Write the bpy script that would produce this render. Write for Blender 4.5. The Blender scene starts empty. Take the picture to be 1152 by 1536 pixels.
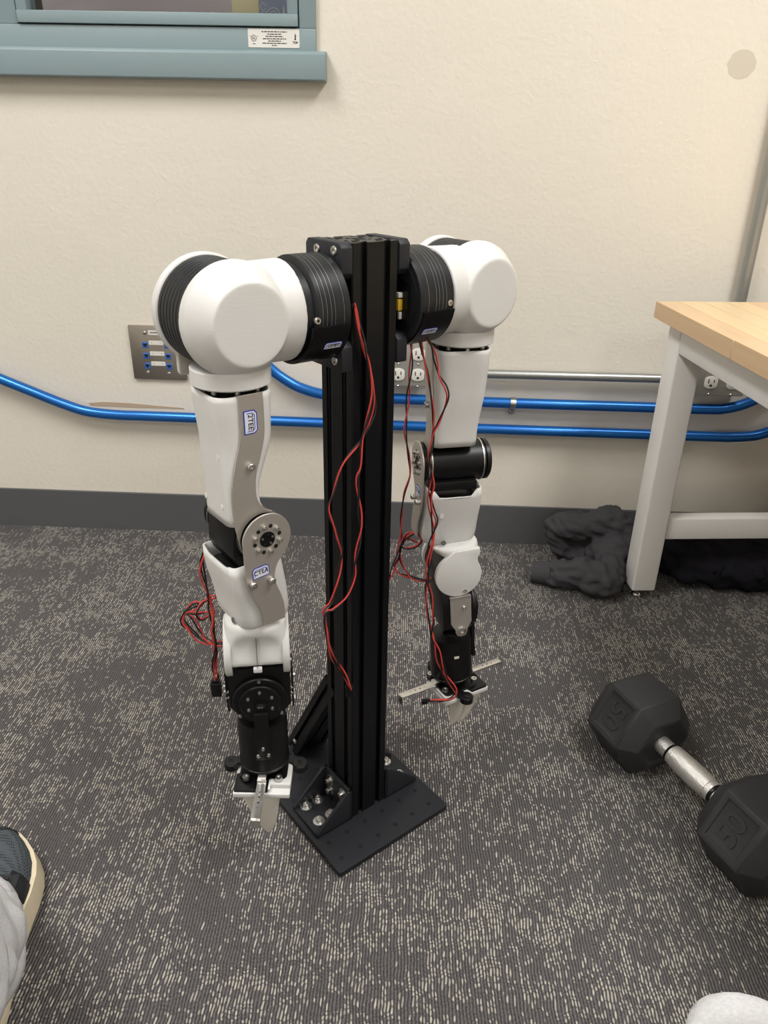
import bpy, bmesh, math, random
from mathutils import Vector, Matrix, noise
random.seed(7)
SC = bpy.context.scene
C = SC.collection
PI = math.pi
def V3(*a): return Vector(a)

# ---------------------------------------------------------------- camera
cam_d = bpy.data.cameras.new('camera'); cam = bpy.data.objects.new('camera', cam_d); C.objects.link(cam)
PITCH, ROLL, FPX, CH = .4533, .0208, 1132.3, .883
cam_d.sensor_fit = 'VERTICAL'; cam_d.sensor_height = 36.0; cam_d.lens = 36.0 * FPX / 1536.0
cam_d.clip_start = .02; cam_d.clip_end = 50
fw = V3(0, math.cos(PITCH), -math.sin(PITCH)); dn = V3(0, -math.sin(PITCH), -math.cos(PITCH)); rt = V3(1, 0, 0)
cr, sr = math.cos(ROLL), math.sin(ROLL)
R_ = cr * rt - sr * dn; D_ = sr * rt + cr * dn
cm = Matrix((( R_.x, -D_.x, -fw.x, 0), (R_.y, -D_.y, -fw.y, 0), (R_.z, -D_.z, -fw.z, CH), (0, 0, 0, 1)))
cam.matrix_world = cm
SC.camera = cam

# ---------------------------------------------------------------- light and exposure
w = bpy.data.worlds.new('room_air'); SC.world = w; w.use_nodes = True
w.node_tree.nodes['Background'].inputs[0].default_value = (1.0, .98, .95, 1)
w.node_tree.nodes['Background'].inputs[1].default_value = .25
SC.view_settings.view_transform = 'Standard'; SC.view_settings.look = 'None'
SC.view_settings.gamma = 1; SC.view_settings.exposure = 0.0
SC.view_settings.use_curve_mapping = False
def area(name, loc, size, power, col=(1, .985, .965)):
    l = bpy.data.lights.new(name, 'AREA'); l.shape = 'RECTANGLE'; l.size, l.size_y = size; l.energy = power; l.color = col
    o = bpy.data.objects.new(name, l); o.location = loc; C.objects.link(o); return o
LAMPS = [(-1.15, .25), (1.15, .25), (-1.15, -2.1), (1.15, -2.1)]
LAMP_POWER = (44, 44, 17, 17)                      # the pair by the wall shines brighter
for (lx, ly), pw in zip(LAMPS, LAMP_POWER):
    area('ceiling_lamp_light', (lx, ly, 2.66), (.58, 1.18), pw)

# ---------------------------------------------------------------- materials
def lin(h):
    h = h.lstrip('#'); v = [int(h[i:i+2], 16) / 255 for i in (0, 2, 4)]
    return tuple(((c + .055) / 1.055) ** 2.4 if c > .04045 else c / 12.92 for c in v) + (1,)
def mat(name, col, rough=.5, metal=0, spec=.5, coat=0, emit=None, bump=None, var=None):
    m = bpy.data.materials.new(name); m.use_nodes = True; nt = m.node_tree; b = nt.nodes['Principled BSDF']
    c = lin(col) if isinstance(col, str) else tuple(col) + (1,)
    b.inputs['Base Color'].default_value = c; b.inputs['Roughness'].default_value = rough
    b.inputs['Metallic'].default_value = metal; b.inputs['Specular IOR Level'].default_value = spec
    b.inputs['Coat Weight'].default_value = coat
    if emit: b.inputs['Emission Color'].default_value = emit[0] + (1,); b.inputs['Emission Strength'].default_value = emit[1]
    if bump or var:
        tc = nt.nodes.new('ShaderNodeTexCoord')
    if bump:                                           # (scale, distance, stretch)
        mp = nt.nodes.new('ShaderNodeMapping'); mp.inputs['Scale'].default_value = bump[2] if len(bump) > 2 else (1, 1, 1)
        n = nt.nodes.new('ShaderNodeTexNoise'); n.inputs['Scale'].default_value = bump[0]; n.inputs['Detail'].default_value = 4
        bp = nt.nodes.new('ShaderNodeBump'); bp.inputs['Distance'].default_value = bump[1]; bp.inputs['Strength'].default_value = 1
        nt.links.new(tc.outputs['Object'], mp.inputs[0]); nt.links.new(mp.outputs[0], n.inputs['Vector'])
        nt.links.new(n.outputs[0], bp.inputs['Height']); nt.links.new(bp.outputs[0], b.inputs['Normal'])
    if var:                                            # (scale, amount)
        n = nt.nodes.new('ShaderNodeTexNoise'); n.inputs['Scale'].default_value = var[0]; n.inputs['Detail'].default_value = 5
        nt.links.new(tc.outputs['Object'], n.inputs['Vector'])
        mx = nt.nodes.new('ShaderNodeMix'); mx.data_type = 'RGBA'
        mx.inputs[6].default_value = tuple(x * (1 - var[1]) for x in c[:3]) + (1,)
        mx.inputs[7].default_value = tuple(min(1, x * (1 + var[1])) for x in c[:3]) + (1,)
        nt.links.new(n.outputs[0], mx.inputs[0]); nt.links.new(mx.outputs[2], b.inputs['Base Color'])
    return m
M = {}
M['white'] = mat('printed_white_plastic', '#d3d2d0', .45, spec=.35, bump=(60, .00012, (1, 1, 14)))
M['black'] = mat('black_anodised_metal', '#0b0b0d', .38, spec=.35)
M['blackmat'] = mat('matt_black_metal', '#232429', .5, spec=.35, bump=(900, .00004))
M['extr'] = mat('black_extrusion', '#0b0c0f', .36, metal=0, spec=.3)
M['rib'] = mat('dark_grey_ribbed_metal', '#17191c', .42, spec=.4)
M['groove'] = mat('bare_metal_line', '#85888d', .35, metal=.7)
M['steel'] = mat('brushed_steel', '#c6c0b9', .5, metal=.8, bump=(40, .00003, (30, 30, 1)))
M['chrome'] = mat('polished_steel', '#e6e4e1', .34, metal=1)
M['screw'] = mat('screw_steel', '#c9c7c3', .34, metal=1)
M['alu'] = mat('bright_aluminium', '#d9d7d2', .3, metal=1)
M['dark'] = mat('dark_hole', '#030303', .8)
M['red'] = mat('red_wire', '#cc463f', .4, spec=.45)
M['wblack'] = mat('black_wire', '#16161a', .4, spec=.5)
M['yellow'] = mat('yellow_connector', '#c9a326', .5)
M['resin'] = mat('milky_resin', '#e2ddd2', .35)
M['resin'].node_tree.nodes['Principled BSDF'].inputs['Subsurface Weight'].default_value = .3
M['resin'].node_tree.nodes['Principled BSDF'].inputs['Subsurface Radius'].default_value = (.01, .009, .007)
M['rubber'] = mat('black_rubber', '#303032', .6, spec=.35, bump=(300, .0001), var=(14, .12))
M['ink_blue'] = mat('blue_ink', '#2b3fa0', .5)
M['ink_black'] = mat('black_ink', '#15151c', .5)
M['paper'] = mat('label_paper', '#dcdfea', .5)
M['blue_pipe'] = mat('blue_painted_steel', '#2068b8', .28, metal=.55, spec=.6, var=(9, .18))
M['galv'] = mat('galvanised_steel', '#9fa19f', .36, metal=.75, var=(12, .08))
M['galv_shiny'] = mat('zinc_plated_steel', '#c4c2bc', .25, metal=1)
M['plate'] = mat('stainless_wall_plate', '#a39d95', .42, metal=1, bump=(30, .00003, (1, 40, 40)))
M['grey_box'] = mat('grey_metal_plate', '#a5a49f', .45, metal=.5)
M['socket'] = mat('white_socket_plastic', '#dcdad4', .4)
M['jack_blue'] = mat('blue_jack_plastic', '#3766b5', .45)
M['frame'] = mat('teal_grey_window_paint', '#83959a', .42, spec=.45, bump=(60, .0002))
M['legpaint'] = mat('light_grey_powder_coat', '#e4e2df', .4, spec=.4, bump=(500, .00005))
M['hoodie'] = mat('charcoal_fleece', '#454447', .95, spec=.15, bump=(1200, .0004), var=(30, .12))
M['darkcloth'] = mat('black_fleece', '#1c1b20', .95, spec=.1, bump=(900, .0003))
M['pants'] = mat('heather_grey_jersey', '#cbcbcd', .95, spec=.1, bump=(1400, .0006), var=(420, .22))
M['shoe_mesh'] = mat('grey_shoe_mesh', '#4c5257', .8, spec=.2)
M['shoe_dark'] = mat('black_shoe_overlay', '#25272b', .6, spec=.3, bump=(500, .0001))
M['shoe_suede'] = mat('grey_suede_overlay', '#3c3d40', .9, spec=.1, bump=(600, .0003))
M['sole'] = mat('cream_foam_sole', '#d8cbb0', .7, spec=.25, var=(26, .14), bump=(60, .0006))
M['baseboard'] = mat('dark_grey_vinyl', '#57585a', .5, spec=.35, var=(3, .06))
M['ceiling'] = mat('white_ceiling', '#e4e2dc', .9)
M['lens'] = mat('lamp_diffuser', '#ffffff', .6, emit=((1, .97, .92), 3.0))
M['beige'] = mat('beige_panel', '#b9ac86', .8)
M['mauve'] = mat('mauve_grey_panel', '#a39ba0', .8)
M['poster'] = mat('poster_blue', '#5f6f92', .7, var=(30, .2))
M['poster_ink'] = mat('poster_pale_ink', '#a7adba', .7)

def nodes(m): return m.node_tree.nodes, m.node_tree.links
def N(nt, t, **kw):
    n = nt.nodes.new(t)
    for k, v in kw.items(): setattr(n, k, v)
    return n
def math_node(nt, op, a, b=None, c=None):
    n = N(nt, 'ShaderNodeMath', operation=op)
    for i, x in enumerate((a, b, c)):
        if x is None: continue
        if isinstance(x, (int, float)): n.inputs[i].default_value = x
        else: nt.links.new(x, n.inputs[i])
    return n.outputs[0]

# wall: cream roller-painted plaster, two soft grey smudges and a few chips
def wall_mat():
    m = mat('cream_roller_paint', '#d8cfbf', .6, spec=.3); nt = m.node_tree; b = nt.nodes['Principled BSDF']
    tc = N(nt, 'ShaderNodeTexCoord')
    n = N(nt, 'ShaderNodeTexNoise'); n.inputs['Scale'].default_value = 110; n.inputs['Detail'].default_value = 3
    n2 = N(nt, 'ShaderNodeTexNoise'); n2.inputs['Scale'].default_value = 14; n2.inputs['Detail'].default_value = 4
    nt.links.new(tc.outputs['Object'], n.inputs['Vector']); nt.links.new(tc.outputs['Object'], n2.inputs['Vector'])
    h = math_node(nt, 'ADD', n.outputs[0], math_node(nt, 'MULTIPLY', n2.outputs[0], 1.2))
    bp = N(nt, 'ShaderNodeBump'); bp.inputs['Distance'].default_value = .0011; bp.inputs['Strength'].default_value = .8
    nt.links.new(h, bp.inputs['Height']); nt.links.new(bp.outputs[0], b.inputs['Normal'])
    n3 = N(nt, 'ShaderNodeTexNoise'); n3.inputs['Scale'].default_value = 2.5; n3.inputs['Detail'].default_value = 3
    nt.links.new(tc.outputs['Object'], n3.inputs['Vector'])
    mx = N(nt, 'ShaderNodeMix', data_type='RGBA'); mx.inputs[6].default_value = lin('#d9d3c7'); mx.inputs[7].default_value = lin('#e1dbcf')
    nt.links.new(n3.outputs[0], mx.inputs[0]); nt.links.new(mx.outputs[2], b.inputs['Base Color'])
    return m
M['wall'] = wall_mat()

# carpet: dark grey loop pile in narrow rows, pale flecks gathered in blocky patches
def carpet_mat():
    m = mat('grey_loop_carpet', '#5a5655', .95, spec=.1); nt = m.node_tree; b = nt.nodes['Principled BSDF']; L = nt.links
    tc = N(nt, 'ShaderNodeTexCoord'); sp = N(nt, 'ShaderNodeSeparateXYZ'); L.new(tc.outputs['Object'], sp.inputs[0])
    wob = N(nt, 'ShaderNodeTexNoise'); wob.inputs['Scale'].default_value = 30; wob.inputs['Detail'].default_value = 2
    L.new(tc.outputs['Object'], wob.inputs['Vector'])
    xw = math_node(nt, 'ADD', sp.outputs[0], math_node(nt, 'MULTIPLY', math_node(nt, 'SUBTRACT', wob.outputs[0], .5), .0060))
    xs = math_node(nt, 'DIVIDE', xw, .0039); col = math_node(nt, 'FLOOR', xs); fx = math_node(nt, 'FRACT', xs)
    wn0 = N(nt, 'ShaderNodeTexWhiteNoise', noise_dimensions='1D'); L.new(col, wn0.inputs['W'])
    ys = math_node(nt, 'ADD', math_node(nt, 'DIVIDE', sp.outputs[1], .0070), math_node(nt, 'ADD', math_node(nt, 'MULTIPLY', wn0.outputs[0], 9.0), math_node(nt, 'MULTIPLY', wob.outputs[0], 5.0)))
    row = math_node(nt, 'FLOOR', ys); fy = math_node(nt, 'FRACT', ys)
    cb = N(nt, 'ShaderNodeCombineXYZ'); L.new(col, cb.inputs[0]); L.new(row, cb.inputs[1])
    wn = N(nt, 'ShaderNodeTexWhiteNoise', noise_dimensions='2D'); L.new(cb.outputs[0], wn.inputs['Vector'])
    cbb = N(nt, 'ShaderNodeCombineXYZ'); L.new(row, cbb.inputs[0]); L.new(col, cbb.inputs[1]); wn2 = N(nt, 'ShaderNodeTexWhiteNoise', noise_dimensions='2D'); L.new(cbb.outputs[0], wn2.inputs['Vector'])
    # per-column long streak noise so that neighbouring loops of one row go pale together
    cb2 = N(nt, 'ShaderNodeCombineXYZ'); L.new(math_node(nt, 'MULTIPLY', col, 7.31), cb2.inputs[0]); L.new(math_node(nt, 'MULTIPLY', sp.outputs[1], 26.0), cb2.inputs[1])
    ns = N(nt, 'ShaderNodeTexNoise'); ns.inputs['Scale'].default_value = 1; ns.inputs['Detail'].default_value = 1; L.new(cb2.outputs[0], ns.inputs['Vector'])
    def field(sx, sy, det, off):
        mp = N(nt, 'ShaderNodeMapping'); mp.inputs['Scale'].default_value = (sx, sy, 1); mp.inputs['Location'].default_value = (off, off * .7, 0)
        L.new(tc.outputs['Object'], mp.inputs[0])
        f = N(nt, 'ShaderNodeTexNoise'); f.inputs['Scale'].default_value = 1; f.inputs['Detail'].default_value = det; f.inputs['Roughness'].default_value = .62
        L.new(mp.outputs[0], f.inputs['Vector']); return f.outputs[0]
    f1 = field(7.5, 8.5, 6, 3.1); f2 = field(24, 8, 4, 8.4)
    # blocky steps
    cb3 = N(nt, 'ShaderNodeCombineXYZ'); L.new(math_node(nt, 'FLOOR', math_node(nt, 'MULTIPLY', xw, 16)), cb3.inputs[0]); L.new(math_node(nt, 'FLOOR', math_node(nt, 'MULTIPLY', sp.outputs[1], 25)), cb3.inputs[1])
    wb = N(nt, 'ShaderNodeTexWhiteNoise', noise_dimensions='2D'); L.new(cb3.outputs[0], wb.inputs['Vector'])
    d = math_node(nt, 'ADD', math_node(nt, 'MULTIPLY', f1, 1.5), math_node(nt, 'MULTIPLY', f2, .75))
    d = math_node(nt, 'ADD', d, math_node(nt, 'MULTIPLY', wb.outputs[0], .20))
    d = math_node(nt, 'ADD', d, math_node(nt, 'MULTIPLY', math_node(nt, 'SUBTRACT', ns.outputs[0], .5), 1.0))
    mr = N(nt, 'ShaderNodeMapRange'); mr.inputs['From Min'].default_value = 1.02; mr.inputs['From Max'].default_value = 1.42
    mr.inputs['To Min'].default_value = .05; mr.inputs['To Max'].default_value = .76
    L.new(d, mr.inputs['Value'])
    pale = math_node(nt, 'LESS_THAN', wn.outputs[0], mr.outputs[0])
    # loop shape
    ax = math_node(nt, 'ABSOLUTE', math_node(nt, 'SUBTRACT', fx, .5)); ay = math_node(nt, 'ABSOLUTE', math_node(nt, 'SUBTRACT', fy, .5))
    r2 = math_node(nt, 'ADD', math_node(nt, 'MULTIPLY', math_node(nt, 'MULTIPLY', ax, ax), 7.0), math_node(nt, 'MULTIPLY', math_node(nt, 'MULTIPLY', ay, ay), 3.0))
    hgt = math_node(nt, 'SUBTRACT', 1.0, r2)
    cm_ = N(nt, 'ShaderNodeMapRange'); cm_.inputs['From Min'].default_value = .28; cm_.inputs['From Max'].default_value = .62; L.new(hgt, cm_.inputs['Value']); core = cm_.outputs[0]
    pale2 = math_node(nt, 'MULTIPLY', pale, math_node(nt, 'MULTIPLY', math_node(nt, 'ADD', math_node(nt, 'MULTIPLY', core, .80), .05), math_node(nt, 'ADD', math_node(nt, 'MULTIPLY', wn2.outputs[0], .5), .48)))
    fine = N(nt, 'ShaderNodeTexNoise'); fine.inputs['Scale'].default_value = 420; fine.inputs['Detail'].default_value = 2; L.new(tc.outputs['Object'], fine.inputs['Vector'])
    base = N(nt, 'ShaderNodeMix', data_type='RGBA'); base.inputs[6].default_value = lin('#494748'); base.inputs[7].default_value = lin('#878383')
    L.new(math_node(nt, 'ADD', math_node(nt, 'MULTIPLY', fine.outputs[0], .8), math_node(nt, 'MULTIPLY', math_node(nt, 'SUBTRACT', hgt, .5), .13)), base.inputs[0])
    mx = N(nt, 'ShaderNodeMix', data_type='RGBA'); L.new(pale2, mx.inputs[0]); L.new(base.outputs[2], mx.inputs[6]); mx.inputs[7].default_value = lin('#cbc5b9')
    L.new(mx.outputs[2], b.inputs['Base Color'])
    bp = N(nt, 'ShaderNodeBump'); bp.inputs['Distance'].default_value = .0016; bp.inputs['Strength'].default_value = .9
    L.new(math_node(nt, 'ADD', hgt, math_node(nt, 'MULTIPLY', fine.outputs[0], .8)), bp.inputs['Height']); L.new(bp.outputs[0], b.inputs['Normal'])
    return m
M['carpet'] = carpet_mat()

def wood_mat(name, c1, c2):
    m = mat(name, c1, .38, spec=.4); nt = m.node_tree; b = nt.nodes['Principled BSDF']
    tc = N(nt, 'ShaderNodeTexCoord'); mp = N(nt, 'ShaderNodeMapping'); mp.inputs['Scale'].default_value = (60, 2.5, 60)
    nt.links.new(tc.outputs['Object'], mp.inputs[0])
    n = N(nt, 'ShaderNodeTexNoise'); n.inputs['Scale'].default_value = 1.4; n.inputs['Detail'].default_value = 6; n.inputs['Distortion'].default_value = .6
    nt.links.new(mp.outputs[0], n.inputs['Vector'])
    mx = N(nt, 'ShaderNodeMix', data_type='RGBA'); mx.inputs[6].default_value = lin(c1); mx.inputs[7].default_value = lin(c2)
    nt.links.new(n.outputs[0], mx.inputs[0]); nt.links.new(mx.outputs[2], b.inputs['Base Color'])
    return m
WOODS = [wood_mat('maple_' + 'abcd'[i], a, b) for i, (a, b) in enumerate([('#d2b68c', '#e3cba0'), ('#dbc298', '#ead6ae'), ('#c9a782', '#dcc09a'), ('#d0b891', '#e1c9a0')])]

def knurl_mat():
    m = mat('knurled_chrome', '#e6e4e0', .36, metal=.85); nt = m.node_tree; b = nt.nodes['Principled BSDF']
    tc = N(nt, 'ShaderNodeTexCoord'); mp = N(nt, 'ShaderNodeMapping'); mp.inputs['Scale'].default_value = (700, 700, 700)
    nt.links.new(tc.outputs['Object'], mp.inputs[0]); v = N(nt, 'ShaderNodeTexVoronoi'); v.inputs['Scale'].default_value = 1
    nt.links.new(mp.outputs[0], v.inputs['Vector']); bp = N(nt, 'ShaderNodeBump'); bp.inputs['Distance'].default_value = .0005
    nt.links.new(v.outputs[0], bp.inputs['Height']); nt.links.new(bp.outputs[0], b.inputs['Normal']); return m
M['knurl'] = knurl_mat()

def glass_mat():
    m = bpy.data.materials.new('window_glass'); m.use_nodes = True; nt = m.node_tree; b = nt.nodes['Principled BSDF']
    b.inputs['Roughness'].default_value = .02; b.inputs['Transmission Weight'].default_value = 1; b.inputs['IOR'].default_value = 1.45
    b.inputs['Base Color'].default_value = (.95, .97, .96, 1); return m
M['glass'] = glass_mat()

def meshshoe():
    m = M['shoe_mesh']; nt = m.node_tree; b = nt.nodes['Principled BSDF']
    tc = N(nt, 'ShaderNodeTexCoord'); mp = N(nt, 'ShaderNodeMapping'); mp.inputs['Scale'].default_value = (420, 210, 210)
    nt.links.new(tc.outputs['Object'], mp.inputs[0]); v = N(nt, 'ShaderNodeTexVoronoi'); v.inputs['Scale'].default_value = 1; v.inputs['Randomness'].default_value = .15
    nt.links.new(mp.outputs[0], v.inputs['Vector'])
    r = math_node(nt, 'LESS_THAN', v.outputs[0], .34)
    mx = N(nt, 'ShaderNodeMix', data_type='RGBA'); mx.inputs[6].default_value = lin('#4d5358'); mx.inputs[7].default_value = lin('#22262a')
    nt.links.new(r, mx.inputs[0]); nt.links.new(mx.outputs[2], b.inputs['Base Color'])
meshshoe()

# ---------------------------------------------------------------- builders
def frame(o, ex=(1, 0, 0), ey=(0, 1, 0), ez=(0, 0, 1)):
    o, ex, ey, ez = map(Vector, (o, ex, ey, ez))
    return Matrix(((ex.x, ey.x, ez.x, o.x), (ex.y, ey.y, ez.y, o.y), (ex.z, ey.z, ez.z, o.z), (0, 0, 0, 1)))
I4 = Matrix.Identity(4)
class G:
    """collects shapes, given in the coordinates of frame f, into one bmesh"""
    def __init__(s, f=I4): s.bm = bmesh.new(); s.f = f
    def _v(s, pts): return [s.bm.verts.new(s.f @ Vector(p)) for p in pts]
    def _bev(s, faces, b, seg=2, ang=.6):
        if not b: return s
        bmesh.ops.recalc_face_normals(s.bm, faces=faces)
        es = set(e for f in faces for e in f.edges if len(e.link_faces) == 2 and e.calc_face_angle(0) > ang)
        bmesh.ops.bevel(s.bm, geom=list(es), offset=b, segments=seg, profile=.5, affect='EDGES', clamp_overlap=True)
        return s
    def box(s, lo, hi, bev=0, seg=2):
        x0, y0, z0 = lo; x1, y1, z1 = hi
        v = s._v([(x0,y0,z0),(x1,y0,z0),(x1,y1,z0),(x0,y1,z0),(x0,y0,z1),(x1,y0,z1),(x1,y1,z1),(x0,y1,z1)])
        fs = [s.bm.faces.new([v[i] for i in q]) for q in ((0,3,2,1),(4,5,6,7),(0,1,5,4),(1,2,6,5),(2,3,7,6),(3,0,4,7))]
        return s._bev(fs, bev, seg)
    def prism(s, pts, d0, d1, plane='xz', bev=0, seg=2, ang=.6):
        mp = {'xz': lambda p, d: (p[0], d, p[1]), 'xy': lambda p, d: (p[0], p[1], d), 'yz': lambda p, d: (d, p[0], p[1])}[plane]
        a = s._v([mp(p, d0) for p in pts]); b = s._v([mp(p, d1) for p in pts]); n = len(pts)
        fs = [s.bm.faces.new(a), s.bm.faces.new(b[::-1])]
        fs += [s.bm.faces.new((a[i], a[(i+1) % n], b[(i+1) % n], b[i])) for i in range(n)]
        return s._bev(fs, bev, seg, ang)
    def lathe(s, prof, p0, d, n=40, a0=0, a1=None, up=None):
        """prof = [(radius, distance along d)]"""
        p0, d = Vector(p0), Vector(d).normalized()
        u = (Vector(up) if up else (Vector((0, 0, 1)) if abs(d.z) < .9 else Vector((1, 0, 0)))); u = (u - d * u.dot(d)).normalized(); w_ = d.cross(u)
        full = a1 is None; m = n if full else n + 1; a1 = 2 * PI if full else a1
        rings = []
        for r, t in prof:
            if r < 1e-7: rings.append(s._v([p0 + d * t])); continue
            rings.append(s._v([p0 + d * t + (u * math.cos(a0 + (a1 - a0) * k / n) + w_ * math.sin(a0 + (a1 - a0) * k / n)) * r for k in range(m)]))
        for a, b in zip(rings, rings[1:]):
            for k in range(n):
                k2 = (k + 1) % m if full else k + 1
                q = [a[k] if len(a) > 1 else a[0], a[k2] if len(a) > 1 else a[0], b[k2] if len(b) > 1 else b[0], b[k] if len(b) > 1 else b[0]]
                q2 = []
                for v in q:
                    if v not in q2: q2.append(v)
                if len(q2) > 2: s.bm.faces.new(q2)
        if full and prof[0] != prof[-1]:
            for r in (rings[0], rings[-1]):
                if len(r) > 1: s.bm.faces.new(r)
        return s
    def cyl(s, p0, p1, r, r1=None, n=24, bev=0):
        p0, p1 = Vector(p0), Vector(p1); L = (p1 - p0).length; r1 = r if r1 is None else r1
        pr = [(r, 0), (r1, L)] if not bev else [(r - bev, 0), (r, bev), (r1, L - bev), (r1 - bev, L)]
        return s.lathe(pr, p0, p1 - p0, n)
    def ring(s, p, d, R, r, n=32, m=8):
        return s.lathe([(R + r * math.cos(2*PI*k/m), r * math.sin(2*PI*k/m)) for k in range(m)] + [(R + r, 0)], p, d, n)
    def loft(s, rings, caps=(True, True)):
        R = [s._v(r) for r in rings]; n = len(R[0])
        for a, b in zip(R, R[1:]):
            for k in range(n): s.bm.faces.new((a[k], a[(k+1) % n], b[(k+1) % n], b[k]))
        if caps[0]: s.bm.faces.new(R[0])
        if caps[1]: s.bm.faces.new(R[-1])
        return s
    def tube(s, pts, r, n=8, rr=None):
        pts = [Vector(p) for p in pts]; rings = []; t0 = (pts[1] - pts[0]).normalized()
        u = Vector((0, 0, 1)) if abs(t0.z) < .9 else Vector((1, 0, 0)); u = (u - t0 * u.dot(t0)).normalized()
        for i, p in enumerate(pts):
            t = (pts[min(i+1, len(pts)-1)] - pts[max(i-1, 0)]).normalized()
            u = (u - t * u.dot(t)).normalized(); w_ = t.cross(u); q = rr[i] if rr else r
            rings.append([p + (u * math.cos(2*PI*k/n) + w_ * math.sin(2*PI*k/n)) * q for k in range(n)])
        return s.loft(rings)
WM = {}
def finish(name, g, m, parent=None, smooth=40, origin=None):
    bm = g.bm; bmesh.ops.remove_doubles(bm, verts=bm.verts, dist=1e-6)
    bmesh.ops.recalc_face_normals(bm, faces=bm.faces)
    vs = [v.co for v in bm.verts]
    lo = Vector([min(v[i] for v in vs) for i in range(3)]); hi = Vector([max(v[i] for v in vs) for i in range(3)])
    c = Vector(origin) if origin else Vector(((lo.x+hi.x)/2, (lo.y+hi.y)/2, lo.z if parent is None else (lo.z+hi.z)/2))
    PW = WM[parent.name] if parent else I4
    rot = PW.to_3x3().to_4x4(); W = Matrix.Translation(c) @ rot
    bm.transform(W.inverted())
    me = bpy.data.meshes.new(name); bm.to_mesh(me); bm.free()
    for p in me.polygons: p.use_smooth = True
    me.set_sharp_from_angle(angle=math.radians(smooth))
    o = bpy.data.objects.new(name, me); C.objects.link(o)
    if m: me.materials.append(m)
    if parent: o.parent = parent; o.matrix_local = PW.inverted() @ W
    else: o.matrix_world = W
    WM[o.name] = W
    return o
def clone(o, parent, F):
    """copy of part o (mesh shared); F maps o's world placing to the copy's"""
    c = o.copy(); C.objects.link(c); W = F @ WM[o.name]; c.parent = parent
    c.matrix_local = (WM[parent.name].inverted() if parent else I4) @ W; WM[c.name] = W
    return c
def tag(o, label=None, cat=None, group=None, kind=None):
    if label: o['label'] = label
    if cat: o['category'] = cat
    if group: o['group'] = group
    if kind: o['kind'] = kind
    return o
def thing(name, label, cat, f, group=None):
    o = bpy.data.objects.new(name, None); C.objects.link(o); o.matrix_world = f; WM[o.name] = f.copy(); o.empty_display_size = .05
    return tag(o, label, cat, group)
def smooth_pts(pts, k=6):
    """Catmull-Rom through pts"""
    P = [Vector(p) for p in pts]; out = []
    for i in range(len(P) - 1):
        a, b, c, d = P[max(i-1, 0)], P[i], P[i+1], P[min(i+2, len(P)-1)]
        for j in range(k):
            t = j / k
            out.append(.5 * ((2*b) + (c - a)*t + (2*a - 5*b + 4*c - d)*t*t + (3*b - a - 3*c + d)*t**3))
    out.append(P[-1]); return out
def text(s, size, f, m, parent, name='lettering', extrude=.0003, align='CENTER', bold=0):
    """f: frame whose x runs along the line, y up the letters, z out of the surface"""
    cu = bpy.data.curves.new(name, 'FONT'); cu.body = s; cu.size = size; cu.extrude = extrude; cu.align_x = align; cu.align_y = 'CENTER'; cu.offset = bold
    cu.resolution_u = 3
    t = bpy.data.objects.new('tmp', cu); C.objects.link(t); bpy.context.view_layer.update()
    me = bpy.data.meshes.new_from_object(t.evaluated_get(bpy.context.evaluated_depsgraph_get())); bpy.data.objects.remove(t)
    g = G(); g.bm.from_mesh(me); bpy.data.meshes.remove(me); g.bm.transform(f)
    return finish(name, g, m, parent)
def rrect(a0, a1, b0, b1, r, n=8, m=1):
    r = min(r, (a1-a0)/2 - 1e-5, (b1-b0)/2 - 1e-5); out = []
    for cx, cy, s in ((a1-r, b1-r, 0), (a0+r, b1-r, PI/2), (a0+r, b0+r, PI), (a1-r, b0+r, 3*PI/2)):
        for k in range(n + 1): t = s + PI/2*k/n; out.append((cx + r*math.cos(t), cy + r*math.sin(t)))
    if m > 1:                                        # extra points along the straight sides
        q = []; L = n + 1
        for i, p in enumerate(out):
            q.append(p)
            if i % L == L - 1:
                nx = out[(i+1) % len(out)]; q += [(p[0] + (nx[0]-p[0])*j/m, p[1] + (nx[1]-p[1])*j/m) for j in range(1, m)]
        out = q
    return out
def remesh(o, voxel, it=6, fac=.6):
    md = o.modifiers.new('fuse', 'REMESH'); md.mode = 'VOXEL'; md.voxel_size = voxel; md.use_smooth_shade = True
    sm = o.modifiers.new('soften', 'SMOOTH'); sm.factor = fac; sm.iterations = it
    dg = bpy.context.evaluated_depsgraph_get(); bpy.context.view_layer.update(); dg = bpy.context.evaluated_depsgraph_get()
    me = bpy.data.meshes.new_from_object(o.evaluated_get(dg)); o.modifiers.clear(); old = o.data; o.data = me; me.name = o.name
    bpy.data.meshes.remove(old)
    for p in me.polygons: p.use_smooth = True
    return o

# ---------------------------------------------------------------- room shell
YAW = .0345
WF = frame((0, 1.6646, 0), (math.cos(YAW), -math.sin(YAW), 0), (math.sin(YAW), math.cos(YAW), 0))   # x along the wall, -y into the room
XL, XR, YF, HC = -2.7, 3.1, -4.6, 2.7
g = G(WF)
WX0, WX1, WZ0, WZ1 = -1.42, -.146, 1.02, 2.15       # window opening
g.box((XL, 0, 0), (XR, .14, WZ0)).box((WX1, 0, WZ0), (XR, .14, HC)).box((XL, 0, WZ0), (WX0, .14, HC)).box((WX0, 0, WZ1), (WX1, .14, HC))
tag(finish('wall_back', g, M['wall']), kind='structure')
tag(finish('wall_left', G(WF).box((XL-.1, YF, 0), (XL, .14, HC)), M['wall']), kind='structure')
tag(finish('wall_right', G(WF).box((XR, YF, 0), (XR+.1, .14, HC)), M['wall']), kind='structure')
tag(finish('wall_front', G(WF).box((XL-.1, YF-.1, 0), (XR+.1, YF, HC)), M['wall']), kind='structure')
tag(finish('ceiling', G(WF).box((XL-.1, YF-.1, HC), (XR+.1, .14, HC+.1)), M['ceiling']), kind='structure')
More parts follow.
